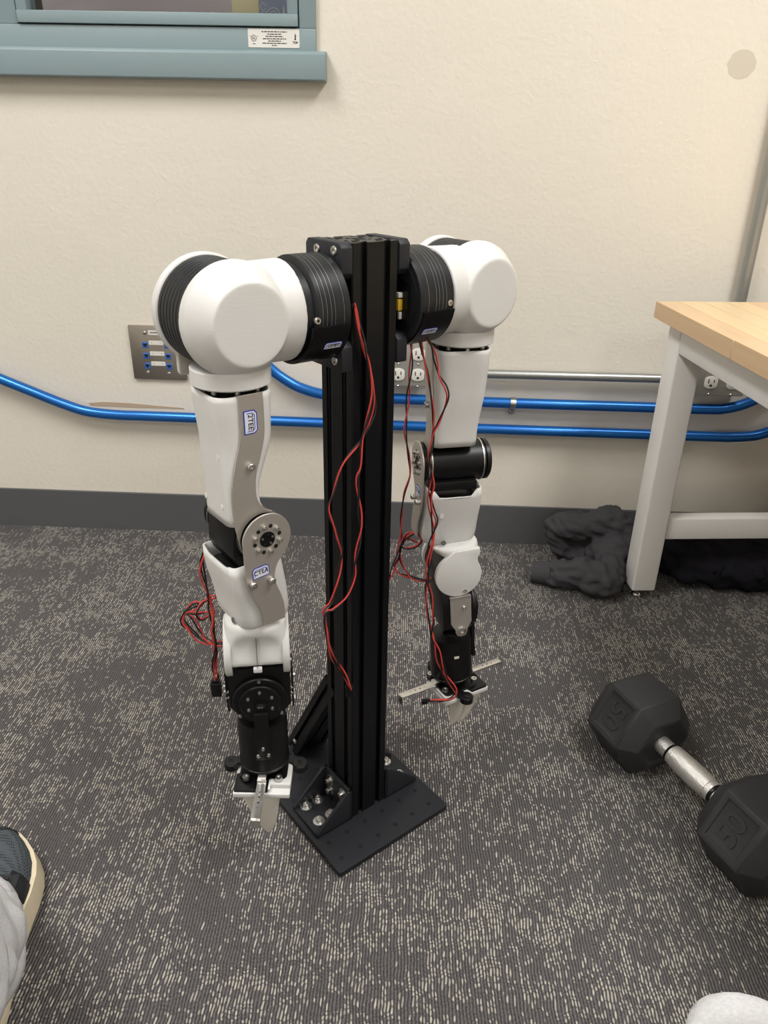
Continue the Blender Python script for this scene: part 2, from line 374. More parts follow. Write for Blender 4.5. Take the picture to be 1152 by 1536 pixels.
tag(finish('floor', G().box((-3.2, -4.9, -.08), (3.6, 2.0, 0)), M['carpet'], origin=(0, 0, 0)), kind='structure')
tag(finish('baseboard_back', G(WF).prism([(0, 0), (-.004, .0), (-.0035, .1), (-.0015, .1016), (0, .1016)], XL, XR, 'yz'), M['baseboard']), kind='structure')
for nm, a, b in (('baseboard_left', (XL, YF, 0), (XL+.004, -.004, .1016)), ('baseboard_right', (XR-.004, YF, 0), (XR, -.004, .1016)), ('baseboard_front', (XL+.004, YF, 0), (XR-.004, YF+.004, .1016))):
    tag(finish(nm, G(WF).box(a, b), M['baseboard']), kind='structure')
LN = ['near left', 'near right', 'rear left', 'rear right']
for i, (lx, ly) in enumerate(LAMPS):
    t = thing('ceiling_lamp', 'white recessed troffer lamp in the ceiling, %s of the four' % LN[i], 'lamp', frame((lx, ly, 2.7)), 'ceiling troffers')
    g = G(WM[t.name]); g.box((-.32, -.62, -.02), (-.29, .62, 0)).box((.29, -.62, -.02), (.32, .62, 0)).box((-.29, -.62, -.02), (.29, -.59, 0)).box((-.29, .59, -.02), (.29, .62, 0))
    finish('lamp_frame', g, M['legpaint'], t)
    finish('diffuser', G(WM[t.name]).box((-.29, -.59, -.014), (.29, .59, -.006)), M['lens'], t)

# ---------------------------------------------------------------- window with sill
W1 = thing('window_1', 'teal grey painted steel interior window with a deep sill at top left of the wall', 'window', WF @ Matrix.Translation((-.8, 0, 1.0)))
tag(W1, kind='structure')
g = G(WF)
g.box((WX0-.02, -.012, 1.02), (WX1, .05, 1.0745), .0015).box((WX0-.02, -.012, 1.0745), (WX0+.05, .05, WZ1), .0015).box((-.1765, -.012, 1.0745), (WX1, .05, WZ1), .0015)
g.box((-.79, -.012, 1.0745), (-.7095, .05, WZ1-.05), .0015).box((WX0+.05, -.012, WZ1-.06), (-.1765, .05, WZ1), .0015)
finish('window_frame', g, M['frame'], W1)
g = G(WF); g.prism([(.0, .988), (-.028, .988), (-.0335, .9895), (-.0335, 1.031), (-.030, 1.0355), (-.0125, 1.038), (0, 1.038)], WX0-.05, -.1265, 'yz', .0012)
finish('window_sill', g, M['frame'], W1)
for k, (x0, x1) in enumerate(((-.7075, -.1785), (WX0+.052, -.792))):
    s = G(WF).box((x0, -.017, 1.0765), (x1, .03, 1.0965), .0012)
    s = finish('sash_rail', s, M['frame'], W1)
    g = G(WF).box((x0, -.014, 1.0968), (x0+.0195, .03, WZ1-.08), .001).box((x1-.0195, -.014, 1.0968), (x1, .03, WZ1-.08), .001).box((x0, -.014, WZ1-.08), (x1, .03, WZ1-.06), .001)
    finish('sash_stile', g, M['frame'], W1)
    finish('glass_pane', G(WF).box((x0+.0195, .006, 1.0965), (x1-.0195, .011, WZ1-.08)), M['glass'], W1)
# the printed maker's label on the frame
lb = G(WF).prism(rrect(-.2735, -.1765, 1.0425, 1.0725, .002, 3), -.0128, -.0119, 'xz')
lb = finish('frame_label', lb, M['socket'], W1)
def wtext(s, size, x, z, y, m, parent, **k):
    f = WF @ frame((x, y, z), (1, 0, 0), (0, 0, 1), (0, -1, 0)); return text(s, size, f, m, parent, **k)
rows = [(.0048, 1.0680), (.0026, 1.0642), (.0033, 1.0606), (.0044, 1.0568), (.0024, 1.0532), (.0046, 1.0496), (.001, 1.0462)]
g = G(WF)
random.seed(3)
for hw, z in rows:                                   # unreadable microprint: rows of tiny words
    hw *= 5; x = -.2235 - hw
    while x < -.2235 + hw:
        wd = random.uniform(.0025, .0075); g.box((x, -.0131, z-.0007), (min(x+wd, -.2235+hw), -.0127, z+.0007)); x += wd + .0012
finish('label_print', g, M['ink_black'], lb)
g = G(WF).ring((-.2625, -.0129, 1.0575), (0, 1, 0), .0048, .0004, 24, 4)
g.box((-.2655, -.0132, 1.0480), (-.2595, -.0128, 1.0488)); 
for a in (-3, 3): g.box((-.2625+.0075*math.sin(a*.38)-.0006, -.0131, 1.0575+.0075*math.cos(a*.38)-.0006), (-.2625+.0075*math.sin(a*.38)+.0006, -.0127, 1.0575+.0075*math.cos(a*.38)+.0006))
finish('label_emblem', g, M['ink_black'], lb)
wtext('UL', .0058, -.2625, 1.0575, -.0130, M['ink_black'], lb, name='label_lettering')
wtext('TOP', .0050, -.1845, 1.0510, -.0130, M['ink_black'], lb, name='label_lettering', bold=.0001)
g = G(WF).prism([(-.1862, 1.0555), (-.1828, 1.0555), (-.1835, 1.0605), (-.1822, 1.0605), (-.1845, 1.0665), (-.1855, 1.0605), (-.1848, 1.0600)], -.0131, -.0127, 'xz')
finish('label_arrow', g, M['ink_black'], lb)
# the room beyond the glass
g = G(WF).box((-1.6, .60, .8), (.1, .62, 2.3)).box((-1.6, .14, .8), (-1.58, .60, 2.3)).box((.08, .14, .8), (.1, .60, 2.3)).box((-1.6, .14, .78), (.1, .62, .8)).box((-1.6, .14, 2.3), (.1, .62, 2.32))
tag(finish('wall_beyond', g, M['mauve']), kind='structure')
area('added_fill_light', tuple(WF @ V3(-.7, .35, 2.25)), (.8, .3), 5)  # unseen fill light, added to brighten the space behind the glass
tag(finish('beige_board', G(WF).box((-.318, .07, .80), (-.2655, .085, 1.5), .001), M['beige']), 'narrow beige board standing behind the window glass beside the blue poster', 'board')
tag(finish('trim_1', G(WF).box((-.735, .035, 1.02), (-.694, .075, 2.1)), M['blackmat']), kind='structure')
po = tag(finish('poster', G(WF).box((-.2640, .07, .80), (-.150, .074, 1.5)), M['poster']), 'blue poster with pale line drawing behind the right end of the window', 'poster')
g = G(WF)
def arc(g, cx, cz, r, a0, a1, wd, y0=.0685, y1=.0702, n=18):
    p = [(cx + (r+wd)*math.cos(a0+(a1-a0)*k/n), cz + (r+wd)*math.sin(a0+(a1-a0)*k/n)) for k in range(n+1)] + [(cx + r*math.cos(a0+(a1-a0)*k/n), cz + r*math.sin(a0+(a1-a0)*k/n)) for k in range(n, -1, -1)]
    g.prism(p, y0, y1, 'xz')
arc(g, -.237, 1.103, .0125, .1, PI-.1, .0016); arc(g, -.237, 1.103, .0075, 0, PI, .0012); arc(g, -.257, 1.118, .005, 0, 2*PI-.3, .001); arc(g, -.255, 1.104, .006, .3, 5.2, .001)
g.prism([(-.2195, 1.106), (-.2145, 1.106), (-.217, 1.123)], .0685, .0702, 'xz'); g.box((-.231, .0685, 1.099), (-.212, .0702, 1.1005))
finish('poster_print', g, M['poster_ink'], po)

# ---------------------------------------------------------------- wall plates and conduits
def screw(g, p, d, r=.0035, h=.002):
    p = Vector(p); d = Vector(d); g.lathe([(r, 0), (r, h*.5), (r*.6, h), (0, h)], p, d, 14); return g
t = thing('data_wall_plate', 'stainless wall plate with six blue network jacks behind the left shoulder', 'wall plate', WF @ Matrix.Translation((-.5145, 0, .392)))
finish('plate', G(WF).prism(rrect(-.5765, -.4545, .391, .5125, .0015, 2), -.007, 0, 'xz', .0028, 2), M['plate'], t)
g = None
for z in (.4699, .4458, .4228):
    for x in (-.5417, -.4922):
        j = finish('network_jack', G(WF).box((x-.0068, -.0082, z-.0072), (x+.0068, -.004, z+.0062), .0006), M['jack_blue'], t)
        finish('socket_hole', G(WF).prism([(x-.0045, z+.003), (x+.0045, z+.003), (x+.0045, z-.001), (x+.0022, z-.001), (x+.0022, z-.0035), (x-.0022, z-.0035), (x-.0022, z-.001), (x-.0045, z-.001)], -.0086, -.0079, 'xz'), M['dark'], j)
    l = finish('port_label', G(WF).box((-.5328, -.0078, z+.0005), (-.5005, -.0068, z+.0098)), M['socket'], t)
    g = G(WF).box((-.5270, -.0081, z+.0045), (-.5255, -.0077, z+.0060)).box((-.5070, -.0081, z+.0045), (-.5055, -.0077, z+.0060)); finish('label_print', g, M['ink_black'], l)
l = finish('plate_label', G(WF).box((-.5318, -.0078, .4925), (-.5055, -.0068, .5025)), M['socket'], t)
g = G(WF)
for k in range(6): g.box((-.5275+k*.0031, -.0081, .4965), (-.5253+k*.0031, -.0077, .4990))
finish('label_print', g, M['ink_black'], l)
for x, z in ((-.5402, .4965), (-.494, .4955), (-.5425, .4065), (-.4943, .4055)):
    finish('screw', screw(G(WF), (x, -.007, z), (0, -1, 0), .0042), M['galv_shiny'], t)

def outlet_box(label, x0, x1, z0, z1, xs, zs, stub=None):
    t = thing('power_outlet', label, 'outlet', WF @ Matrix.Translation(((x0+x1)/2, 0, z0)))
    finish('outlet_box', G(WF).box((x0+.002, -.038, z0+.002), (x1-.002, 0, z1-.002), .002), M['grey_box'], t)
    pl = finish('cover_plate', G(WF).prism(rrect(x0, x1, z0, z1, .004, 3), -.043, -.0385, 'xz', .0012), M['grey_box'], t)
    for x in xs:
        for z in zs:
            s = finish('socket', G(WF).prism([(x + .0172*max(-.82, min(.82, math.cos(a*PI/12))), z + .0140*math.sin(a*PI/12)) for a in range(24)], -.0455, -.042, 'xz', .0008), M['socket'], t)
            h = G(WF).box((x-.0068, -.0462, z-.001), (x-.0050, -.0453, z+.0075)).box((x+.0050, -.0462, z), (x+.0068, -.0453, z+.0070)).cyl((x, -.0462, z-.0062), (x, -.0453, z-.0062), .0026, n=12)
            finish('socket_slots', h, M['dark'], s)
        zm = sum(zs)/len(zs)
        for z in (zm, zs[-1]-.0265, zs[0]+.0265):
            finish('screw', screw(G(WF), (x, -.043, z), (0, -1, 0), .0026), M['galv_shiny'], t)
    return t
outlet_box('grey steel box with white duplex sockets just right of the black column', -.018, .0855, .4035, .5035, (.0265, .0695), (.4755, .4300))
outlet_box('grey steel box with duplex sockets half hidden under the table', .672, .778, .4035, .505, (.703, .7505), (.4780, .4330))

def pipe(name, label, cat, pts, r, m, k=8, n=20):
    return tag(finish(name, G(WF).tube(smooth_pts(pts, k), r, n), m), label, cat)
d = -.022
pipe('blue_conduit', 'lower blue conduit, sloping down from the left then level above the baseboard', 'pipe',
     [(x, d, z) for x, z in [(-1.7, .71), (-1.3, .553), (-.9671, .4205), (-.8817, .386), (-.7961, .3510), (-.7400, .3290), (-.6900, .3140), (-.6246, .3080), (-.55, .3075), (-.4502, .3070), (-.2214, .3055), (.2465, .3030), (.5481, .3025), (.7400, .3020), (.7900, .3030), (.8380, .3090), (.8800, .3270), (.93, .3550), (1.2, .53)]], .0117, M['blue_pipe'])
pipe('blue_conduit', 'upper blue conduit, curving from behind the left shoulder and up under the table', 'pipe',
     [(x, d, z) for x, z in [(-.365, .530), (-.345, .512), (-.3098, .4770), (-.2700, .4390), (-.2430, .4150), (-.2092, .3935), (-.1854, .3835), (-.1563, .3755), (-.12, .3705), (-.05, .3685), (.2712, .3662), (.5382, .3660), (.7148, .3662), (.7551, .3690), (.7950, .3810), (.8290, .4020), (.87, .435), (1.1, .64)]], .0117, M['blue_pipe'])
t = thing('conduit', 'straight grey steel conduit running level from the socket box to the table', 'pipe', WF @ Matrix.Translation((.1, d, .42)))
finish('tube', G(WF).cyl((.088, d, .4308), (.6715, d, .4325), .0098, n=24), M['galv'], t)
finish('coupling', G(WF).cyl((.0855, d, .4308), (.098, d, .4308), .0125, n=12), M['galv_shiny'], t)
finish('coupling', G(WF).cyl((.655, d, .4325), (.6718, d, .4325), .0125, n=12), M['galv_shiny'], t)
t = thing('conduit', 'tall grey steel conduit going up the wall behind the table corner', 'pipe', WF @ Matrix.Translation((.735, -.02, .505)))
finish('tube', G(WF).cyl((.7385, -.02, .505), (.7245, -.02, 2.7), .0112, n=24), M['galv'], t)
finish('coupling', G(WF).cyl((.7385, -.02, .5055), (.7385, -.02, .525), .0145, n=12), M['galv_shiny'], t)
t = thing('conduit_clamp', 'small bright steel strap clamp on the upper blue conduit', 'clamp', WF @ Matrix.Translation((.285, 0, .345)))
g = G(WF).lathe([(.0119, -.006), (.0135, -.006), (.0135, .006), (.0119, .006), (.0119, -.006)], (.285, d, .3662), (1, 0, 0), 24); finish('strap', g, M['galv_shiny'], t)
g = G(WF).prism(rrect(.2775, .2915, .3365, .3570, .006, 4), -.0125, -.009, 'xz').prism(rrect(.2790, .2910, .3480, .3570, .003, 3), -.0125, 0, 'xz'); finish('strap_foot', g, M['galv_shiny'], t)
finish('screw', screw(G(WF), (.2845, -.0125, .3440), (0, -1, 0), .004, .003), M['screw'], t)
# faint round filler patches and chips in the wall paint
def patch(nm, x, z, rx, rz, m, y=-.0004):
    return finish(nm, G(WF).prism([(x + rx*math.cos(a*PI/16)*(1+.05*math.sin(a*1.7)), z + rz*math.sin(a*PI/16)) for a in range(32)], y, .0, 'xz', smooth_patch), m, bpy.data.objects['wall_back'])
smooth_patch = 0
M['filler'] = mat('filler_patch', '#c9c2b4', .75); M['chip'] = mat('paint_chip', '#f2ede2', .8); M['bare'] = mat('bare_brown_patch', '#b59f86', .8)
WM['wall_back'] = WM['wall_back']
patch('filler_patch', .652, 1.030, .026, .024, M['filler'])
for x, z in ((.505, 1.052), (.66, 1.13), (.38, 1.03), (.655, .80), (.52, .93), (.575, .90), (.30, 1.0), (-.45, .25), (.10, .235), (.51, .46)): patch('paint_chip', x, z, .0016, .0010, M['chip'], -.0008)
finish('bare_patch', G(WF).prism([(-.695, .3275), (-.66, .3315), (-.60, .3305), (-.54, .3265), (-.47, .3225), (-.47, .3195), (-.60, .3195), (-.69, .321)], -.0006, 0, 'xz'), M['bare'], bpy.data.objects['wall_back'])

# ---------------------------------------------------------------- work table
TA = math.radians(3.5)
TF = frame((.507, 1.465, 0), (math.cos(TA), math.sin(TA), 0), (-math.sin(TA), math.cos(TA), 0))
T = thing('work_table', 'light grey steel work table with a pale butcher block top at the right edge', 'table', TF)
TZ0, TZ1, TW, TL = .5955, .6255, .76, 1.5
random.seed(11); x = 0; widths = []
while x < TW - .001:
    wd = min(.0445, TW - x); widths.append((x, x + wd)); x += wd
for i, (a, b) in enumerate(widths):
    y = 0; cut = -random.uniform(.12, .55)
    while y > -TL + .001:
        y2 = max(cut, -TL); st = finish('stave', G(TF).box((a, y2, TZ0), (b-.00025, y-.0003, TZ1), .0009, 1), WOODS[(i*2 + int(-y2*7)) % 4], T); y = y2; cut = y - random.uniform(.35, .7)
for lx in (.028, TW-.028-.051):
    for ly in (-.070, -TL+.015):
        lg = finish('leg', G(TF).box((lx, ly, .024), (lx+.051, ly+.055, TZ0-.0005), .004, 3), M['legpaint'], T)
        finish('levelling_foot', G(TF).lathe([(0, 0), (.0105, 0), (.0115, .004), (.0095, .009), (.0045, .012), (.0045, .024), (0, .024)], (lx+.020, ly+.022, 0), (0, 0, 1), 20), M['galv_shiny'], lg)
for lx in (.0283, TW-.058):
    finish('apron', G(TF).box((lx, -TL+.069, .5435), (lx+.030, -.0698, TZ0-.0005), .002), M['legpaint'], T)
for ly in (-.050, -TL+.020):
    finish('apron', G(TF).box((.0788, ly, .5435), (TW-.0788, ly+.030, TZ0-.0005), .002), M['legpaint'], T)
    finish('stretcher', G(TF).box((.0788, ly-.012, .146), (TW-.0788, ly+.020, .194), .003), M['legpaint'], T)

# ---------------------------------------------------------------- clothes on the floor
def blob(name, chains, m, parent=None, voxel=.005, it=8, disp=(.03, .012), n=16):
    g = G()
    for ch in chains:
        pts = smooth_pts([c[:3] for c in ch], 4); rad = [c[3] for c in ch]; rr = []
        for i in range(len(pts)):
            f = i/4; a = min(int(f), len(rad)-2); rr.append(rad[a] + (rad[a+1]-rad[a])*(f-a))
        rr2 = []
        for i, q in enumerate(pts): rr2.append(rr[i] * (1 + .12*noise.noise(q*18)))
        g.tube(pts, 0, n, rr2)
        for p, r in ((ch[0][:3], ch[0][3]), (ch[-1][:3], ch[-1][3])):
            bmesh.ops.create_uvsphere(g.bm, u_segments=12, v_segments=8, radius=r*.97, matrix=Matrix.Translation(p))
    o = finish(name, g, m, parent, origin=(0, 0, 0) if parent is None else None)
    remesh(o, voxel, it)
    W = WM[o.name]; Wi = W.inverted()
    for v in o.data.vertices:
        p = W @ v.co; nn = (W.to_3x3() @ v.normal); s, a = disp
        f = noise.noise(Vector((p.x*1.0, p.y*1.6, p.z*2.4)) / s); f2 = 1 - abs(noise.noise(Vector((p.x + p.z*.7, p.y*.6, p.z)) / (s*.9) + Vector((3, 5, 1))))*2
        p = p + nn * (f*a + (f2-.4)*a*.9)
        if p.z < .0015: p.z = .0015
        v.co = Wi @ p
    o.data.update()
    return o
hd = blob('hooded_sweatshirt', [
    [(.372, 1.462, .026, .026), (.410, 1.446, .036, .034), (.447, 1.436, .044, .036), (.480, 1.412, .034, .036), (.500, 1.445, .040, .036), (.520, 1.495, .045, .036)],
    [(.402, 1.575, .088, .028), (.430, 1.560, .098, .032), (.475, 1.545, .108, .032), (.510, 1.535, .125, .034), (.548, 1.53, .105, .032)],
    [(.402, 1.578, .085, .026), (.415, 1.575, .05, .026), (.445, 1.565, .025, .028), (.50, 1.56, .03, .03), (.55, 1.53, .04, .04)],
    [(.490, 1.515, .050, .030), (.520, 1.515, .07, .040), (.560, 1.515, .070, .042), (.585, 1.53, .05, .040)],
    [(.500, 1.490, .025, .026), (.54, 1.50, .03, .030), (.58, 1.50, .03, .03)]], M['hoodie'], voxel=.004, it=10, disp=(.032, .0062))
tag(hd, 'charcoal grey sweatshirt crumpled on the carpet at the table leg', 'clothing')
g = G(); pts = [(.336, 1.474, .024), (.350, 1.470, .025), (.364, 1.465, .027), (.378, 1.459, .029)]
g.tube(pts, .024, 40, [.0235, .0245, .0255, .0265]); cf = finish('cuff', g, M['hoodie'], hd)
for v in cf.data.vertices: pass
dk = blob('dark_coat', [
    [(.665, 1.515, .045, .04), (.72, 1.52, .065, .055), (.80, 1.53, .070, .060), (.95, 1.53, .07, .065), (1.10, 1.52, .06, .06)],
    [(.68, 1.475, .03, .03), (.72, 1.475, .045, .04), (.78, 1.46, .04, .04), (.86, 1.47, .04, .045), (1.0, 1.47, .04, .045)]], M['darkcloth'], disp=(.05, .012))
tag(dk, 'near-black coat lying in the shadow beneath the table stretcher', 'clothing')

# ---------------------------------------------------------------- dumbbell
DX = Vector((.403, -.915, 0)).normalized(); DS = Vector((DX.y, -DX.x, 0))      # DS: towards the camera-left side
if DS.x > 0: DS = -DS
h1c = Vector((.4120, .9375, 0)); DL = .2355; dc = h1c + DX*DL/2
DF = frame(dc, DX, -DS if frame(dc, DX, DS).determinant() < 0 else DS)
sgn = 1 if (DF.to_3x3() @ Vector((0, 1, 0))).dot(DS) > 0 else -1
D = thing('hex_dumbbell', 'black rubber hex dumbbell with a knurled chrome grip marked 50', 'dumbbell', DF)
RH, HZ = .0742, .0643
for hx in (-DL/2, DL/2):
    g = G(DF); rings = []
    for tt, rr in ((-.056, .66), (-.036, .965), (-.033, 1.0), (.033, 1.0), (.036, .965), (.056, .66)):
        rings.append([(hx + tt, RH*rr*math.cos(k*PI/3), HZ + RH*rr*math.sin(k*PI/3)) for k in range(6)])
    g.loft(rings)
    bm = g.bm; bmesh.ops.recalc_face_normals(bm, faces=bm.faces); bm.faces.ensure_lookup_table()
    fd = (DF.to_3x3() @ Vector((0, sgn*math.cos(PI/6), .5))); fd2 = (DF.to_3x3() @ Vector((0, -sgn*math.cos(PI/6), .5)))
    pan = [f for f in bm.faces if (f.normal.dot(fd) > .98 or f.normal.dot(fd2) > .98) and f.calc_area() > .003]
    bmesh.ops.inset_individual(bm, faces=pan, thickness=.0115, depth=0); bmesh.ops.inset_individual(bm, faces=pan, thickness=.0010, depth=-.0032)
    ends = [f for f in bm.faces if len(f.verts) == 6]
    bmesh.ops.inset_individual(bm, faces=ends, thickness=.008, depth=0); bmesh.ops.inset_individual(bm, faces=ends, thickness=.006, depth=-.004)
    es = [e for e in bm.edges if len(e.link_faces) == 2 and e.calc_face_angle(0) > .45 and e.calc_length() > .03]
    bmesh.ops.bevel(bm, geom=es, offset=.0022, segments=2, profile=.5, affect='EDGES', clamp_overlap=True)
    hd_ = finish('weight_head', g, M['rubber'], D, 30)
    nrm = Vector((0, sgn*math.cos(PI/6), .5)); base = Vector((hx, 0, HZ)) + nrm*(RH*.866 - .0032)
    # the figures read up the face on the near head and upside down on the far one
    upv = Vector((0, sgn*-.5, math.cos(PI/6)))
    NEAR = hx > 0
    xr = upv; yu = nrm.cross(xr)
    if not NEAR: xr = -upv; yu = nrm.cross(xr)
    f = DF @ frame(base, xr if NEAR else xr, yu, nrm)
    text('50', .043, f, M['rubber'], hd_, 'raised_figures', .0016, bold=.0006)
g = G(DF); x0 = -DL/2 + .050; x1 = -x0
for s in (-1, 1):
    g2 = G(DF).lathe([(0, 0), (.0135, 0), (.0135, .0215), (.012, .0225), (0, .0225)], (s*x1, 0, HZ), (-s, 0, 0), 28); finish('chrome_collar', g2, M['knurl'], D)
    g2 = G(DF).lathe([(0, .0225), (.0150, .0225), (.0155, .0265), (0, .0265)], (s*x1, 0, HZ), (-s, 0, 0), 28); finish('black_ring', g2, M['black'], D)
q = x1 - .0266
g = G(DF).lathe([(0, -q), (.0155, -q), (.0158, -q+.004), (.0150, -q+.0045), (.0152, -q+.008), (.0166, -q+.0085), (.0176, 0), (.0166, q-.0085), (.0152, q-.008), (.0150, q-.0045), (.0158, q-.004), (.0155, q), (0, q)], (0, 0, HZ), (1, 0, 0), 32)
finish('knurled_grip', g, M['knurl'], D)

# ---------------------------------------------------------------- seated person: legs and sneakers
PF = frame((-.2, .1, 0))
PE = thing('person', 'seated person in heather grey trousers and a dark sneaker, lower left corner', 'person', PF)
tr = blob('trousers', [
    [(-.458, .548, .082, .062), (-.440, .500, .130, .070), (-.385, .385, .245, .076), (-.325, .245, .400, .082), (-.285, .165, .455, .083), (-.19, -.02, .475, .090), (-.10, -.20, .48, .105)],
    [(.265, .085, .10, .055), (.268, .120, .25, .062), (.235, .180, .385, .078), (.206, .190, .418, .084), (.16, .0, .45, .09), (.08, -.20, .48, .105)],
    [(-.12, -.24, .50, .115), (0, -.27, .52, .12), (.10, -.24, .50, .115)]], M['pants'], PE, .008, 5, (.07, .008), 20)
def shoe(o, d, side, parent):
    d = Vector((d[0], d[1], 0)).normalized(); ex = Vector((d.y, -d.x, 0)) * side
    F = frame((o[0], o[1], 0), ex, d); L = .290
    st = [0, .02, .06, .14, .25, .38, .5, .6, .7, .78, .85, .91, .955, .985, 1.0]
    def ip(tb, t):
        for (a, x), (b, y) in zip(tb, tb[1:]):
            if a <= t <= b: return x + (y-x)*(t-a)/(b-a)
        return tb[-1][1]
    wr = [(0, .006), (.02, .017), (.06, .028), (.14, .036), (.25, .038), (.38, .041), (.5, .047), (.6, .053), (.7, .0555), (.78, .053), (.85, .046), (.91, .036), (.955, .026), (.985, .014), (1, .003)]
    wl = [(0, .006), (.02, .017), (.06, .028), (.14, .035), (.25, .035), (.38, .036), (.5, .042), (.6, .049), (.7, .050), (.78, .048), (.85, .042), (.91, .034), (.955, .025), (.985, .014), (1, .003)]
    g = G(F); rings = []
    for t in st:
        a, b = ip(wl, t), ip(wr, t); hs = .044 if t < .5 else .044 - (t-.5)*.030; lift = max(0, t-.8)*.05
        y = (t-.5)*1 
        prof = [(-a*.90, 0), (-a*1.03, .008), (-a*1.0, hs*.55), (-a*.93, hs), (0, hs), (b*.93, hs), (b*1.0, hs*.62), (b*1.0, hs*.50), (b*1.04, hs*.35), (b*.90, 0), (0, 0)]
        rings.append([(px, t*L, pz+lift+.0008) for px, pz in prof])
    g.loft(rings); s = finish('sneaker', g, M['sole'], parent, 60)
    g = G(F); rings = []
    top = [(0, .075), (.06, .090), (.14, .095), (.25, .092), (.38, .092), (.5, .084), (.6, .074), (.7, .066), (.78, .061), (.85, .056), (.91, .051), (.955, .046), (.985, .040), (1, .034)]
    for t in st[1:-1]:
        a, b = ip(wl, t)*.86, ip(wr, t)*.86; h = ip(top, t); lift = max(0, t-.8)*.05; z0 = .026
        prof = [(-a, z0)] + [((-a if math.cos(q) < 0 else b)*abs(math.cos(q))**.75, z0 + (h-z0)*math.sin(q)**.9) for q in [PI - PI*k/14 for k in range(1, 14)]] + [(b, z0)]
        rings.append([(px, t*L*.985+.002, pz+lift) for px, pz in prof])
    g.loft(rings); up = finish('shoe_upper', g, M['shoe_mesh'], s, 60)
    # overlays: saddle strap, eyestay, laces
    def skin(t, q, off=.0015):
        a, b = ip(wl, t)*.86, ip(wr, t)*.86; h = ip(top, t); lift = max(0, t-.8)*.05; z0 = .026
        c_, s_ = math.cos(q), math.sin(q)
        return V3((-a if c_ < 0 else b)*abs(c_)**.75*(1+off*16), t*L*.985+.002, z0 + (h-z0)*abs(s_)**.9 + lift + off)
    def band(nm, tf, q0, q1, m, off=.0016, nq=14, nt=3):
        g = G(F); gr = []
        for i in range(nq+1):
            q = q0 + (q1-q0)*i/nq; a, b = tf(i/nq)
            gr.append([skin(a + (b-a)*j/nt, q, off) for j in range(nt+1)])
        g.bm.verts.ensure_lookup_table(); vs = [g._v(r) for r in gr]
        for r0, r1 in zip(vs, vs[1:]):
            for j in range(nt): g.bm.faces.new((r0[j], r0[j+1], r1[j+1], r1[j]))
        o = finish(nm, g, m, s, 60); sd = o.modifiers.new('thick', 'SOLIDIFY'); sd.thickness = .0014; sd.offset = 0; return o
    band('toe_guard', lambda u: (.955 - .0*u, .983), .12, PI-.12, M['shoe_dark'], .0012, 24, 2)
    band('side_strap', lambda u: (.55-.02*u, .64+.03*u), .08, 1.05, M['shoe_dark'])
    band('side_strap', lambda u: (.55-.02*u, .64+.03*u), PI-.08, PI-1.05, M['shoe_dark'])
    band('eyestay', lambda u: (.40, .66-.05*u), .75, 1.25, M['shoe_suede'], .0026)
    band('eyestay', lambda u: (.40, .66-.05*u), PI-.75, PI-1.25, M['shoe_suede'], .0026)
    band('collar', lambda u: (.05, .38), .05, 1.2, M['shoe_dark'], .0012)
    g = G(F)
    for k in range(5):
        t = .46 + k*.035; pts = [skin(t + .012*math.sin(i*1.1), 1.05 + i*(PI-2.1)/7, .0055+.002*math.sin(i*PI/7)) for i in range(8)]; g.tube(pts, .0026, 8)
    g.tube(smooth_pts([skin(.50, 1.3, .008), skin(.54, .9, .012), skin(.50, .7, .012), skin(.47, 1.1, .010), skin(.50, 1.5, .009)], 6), .0024, 8)
    finish('laces', g, M['shoe_dark'], s)
    return s
s1 = shoe((-.424, .449), (-.290, .957), 1, PE); s1['label'] = 'dark mesh sneaker with a worn cream sole'
s2 = shoe((.275, .04), (.06, 1), 1, PE)

# ---------------------------------------------------------------- robot stand
A0 = .672
RO = V3(-.0322, .8263, 0); U = V3(math.cos(A0), math.sin(A0), 0); Vv = V3(math.sin(A0), -math.cos(A0), 0)
RF = frame(RO, U, -Vv)                                # local x along the shoulders, y to the back
S = thing('robot_stand', 'black aluminium extrusion column on a drilled floor plate between the two arms', 'stand', RF)
PX, PY0, PY1 = .097, -.095, .157
g = G(RF).prism(rrect(-PX, PX, PY0, PY1, .004, 3), .0005, .010, 'xy', .0008, 1)
bp = finish('base_plate', g, M['blackmat'], S)
g = G(RF)
for i in range(6):
    for v in (.0768, .0457, .0146, -.0165, -.0476, -.0787, -.1098, -.1409):
        u = -.0808 + i*.0312
        if abs(v) < .03 and abs(u) < .085: continue
        finish('drilled_hole', G(RF).lathe([(0, -.001), (.0034, -.001), (.0034, .0002), (0, .0002)], (u, -v, .0100), (0, 0, 1), 14), M['dark'], bp)
def extrusion(w2, d2, slots_x, slots_y):
    """outline of a T-slot profile, half sizes w2 x d2, slot centres on the faces"""
    so, si, dep = .0041, .0041, .0052
    def side(pa, pb, slots):
        pa, pb = Vector(pa), Vector(pb); t = (pb-pa).normalized(); nn = Vector((-t.y, t.x)); m_ = (pa+pb)/2; out = [pa + t*.0015]
        for s_ in slots:
            c = m_ + t*s_
            out += [c - t*so, c - t*so + nn*.0018, c - t*.0075 + nn*.0022, c - t*.0055 + nn*dep, c + t*.0055 + nn*dep, c + t*.0075 + nn*.0022, c + t*so + nn*.0018, c + t*so]
        out.append(pb - t*.0015); return out
    P = side((-w2, -d2), (w2, -d2), slots_x) + side((w2, -d2), (w2, d2), slots_y) + side((w2, d2), (-w2, d2), slots_x) + side((-w2, d2), (-w2, -d2), slots_y)
    return [tuple(p) for p in P]
CT = .7945
out = extrusion(.0297, .0297, (-.015, .015), (-.015, .015))
g = G(RF).prism(out, .0100, CT, 'xy')
col = finish('column', g, M['extr'], S, 20)
g = G(RF)                                            # hollow top end of the profile
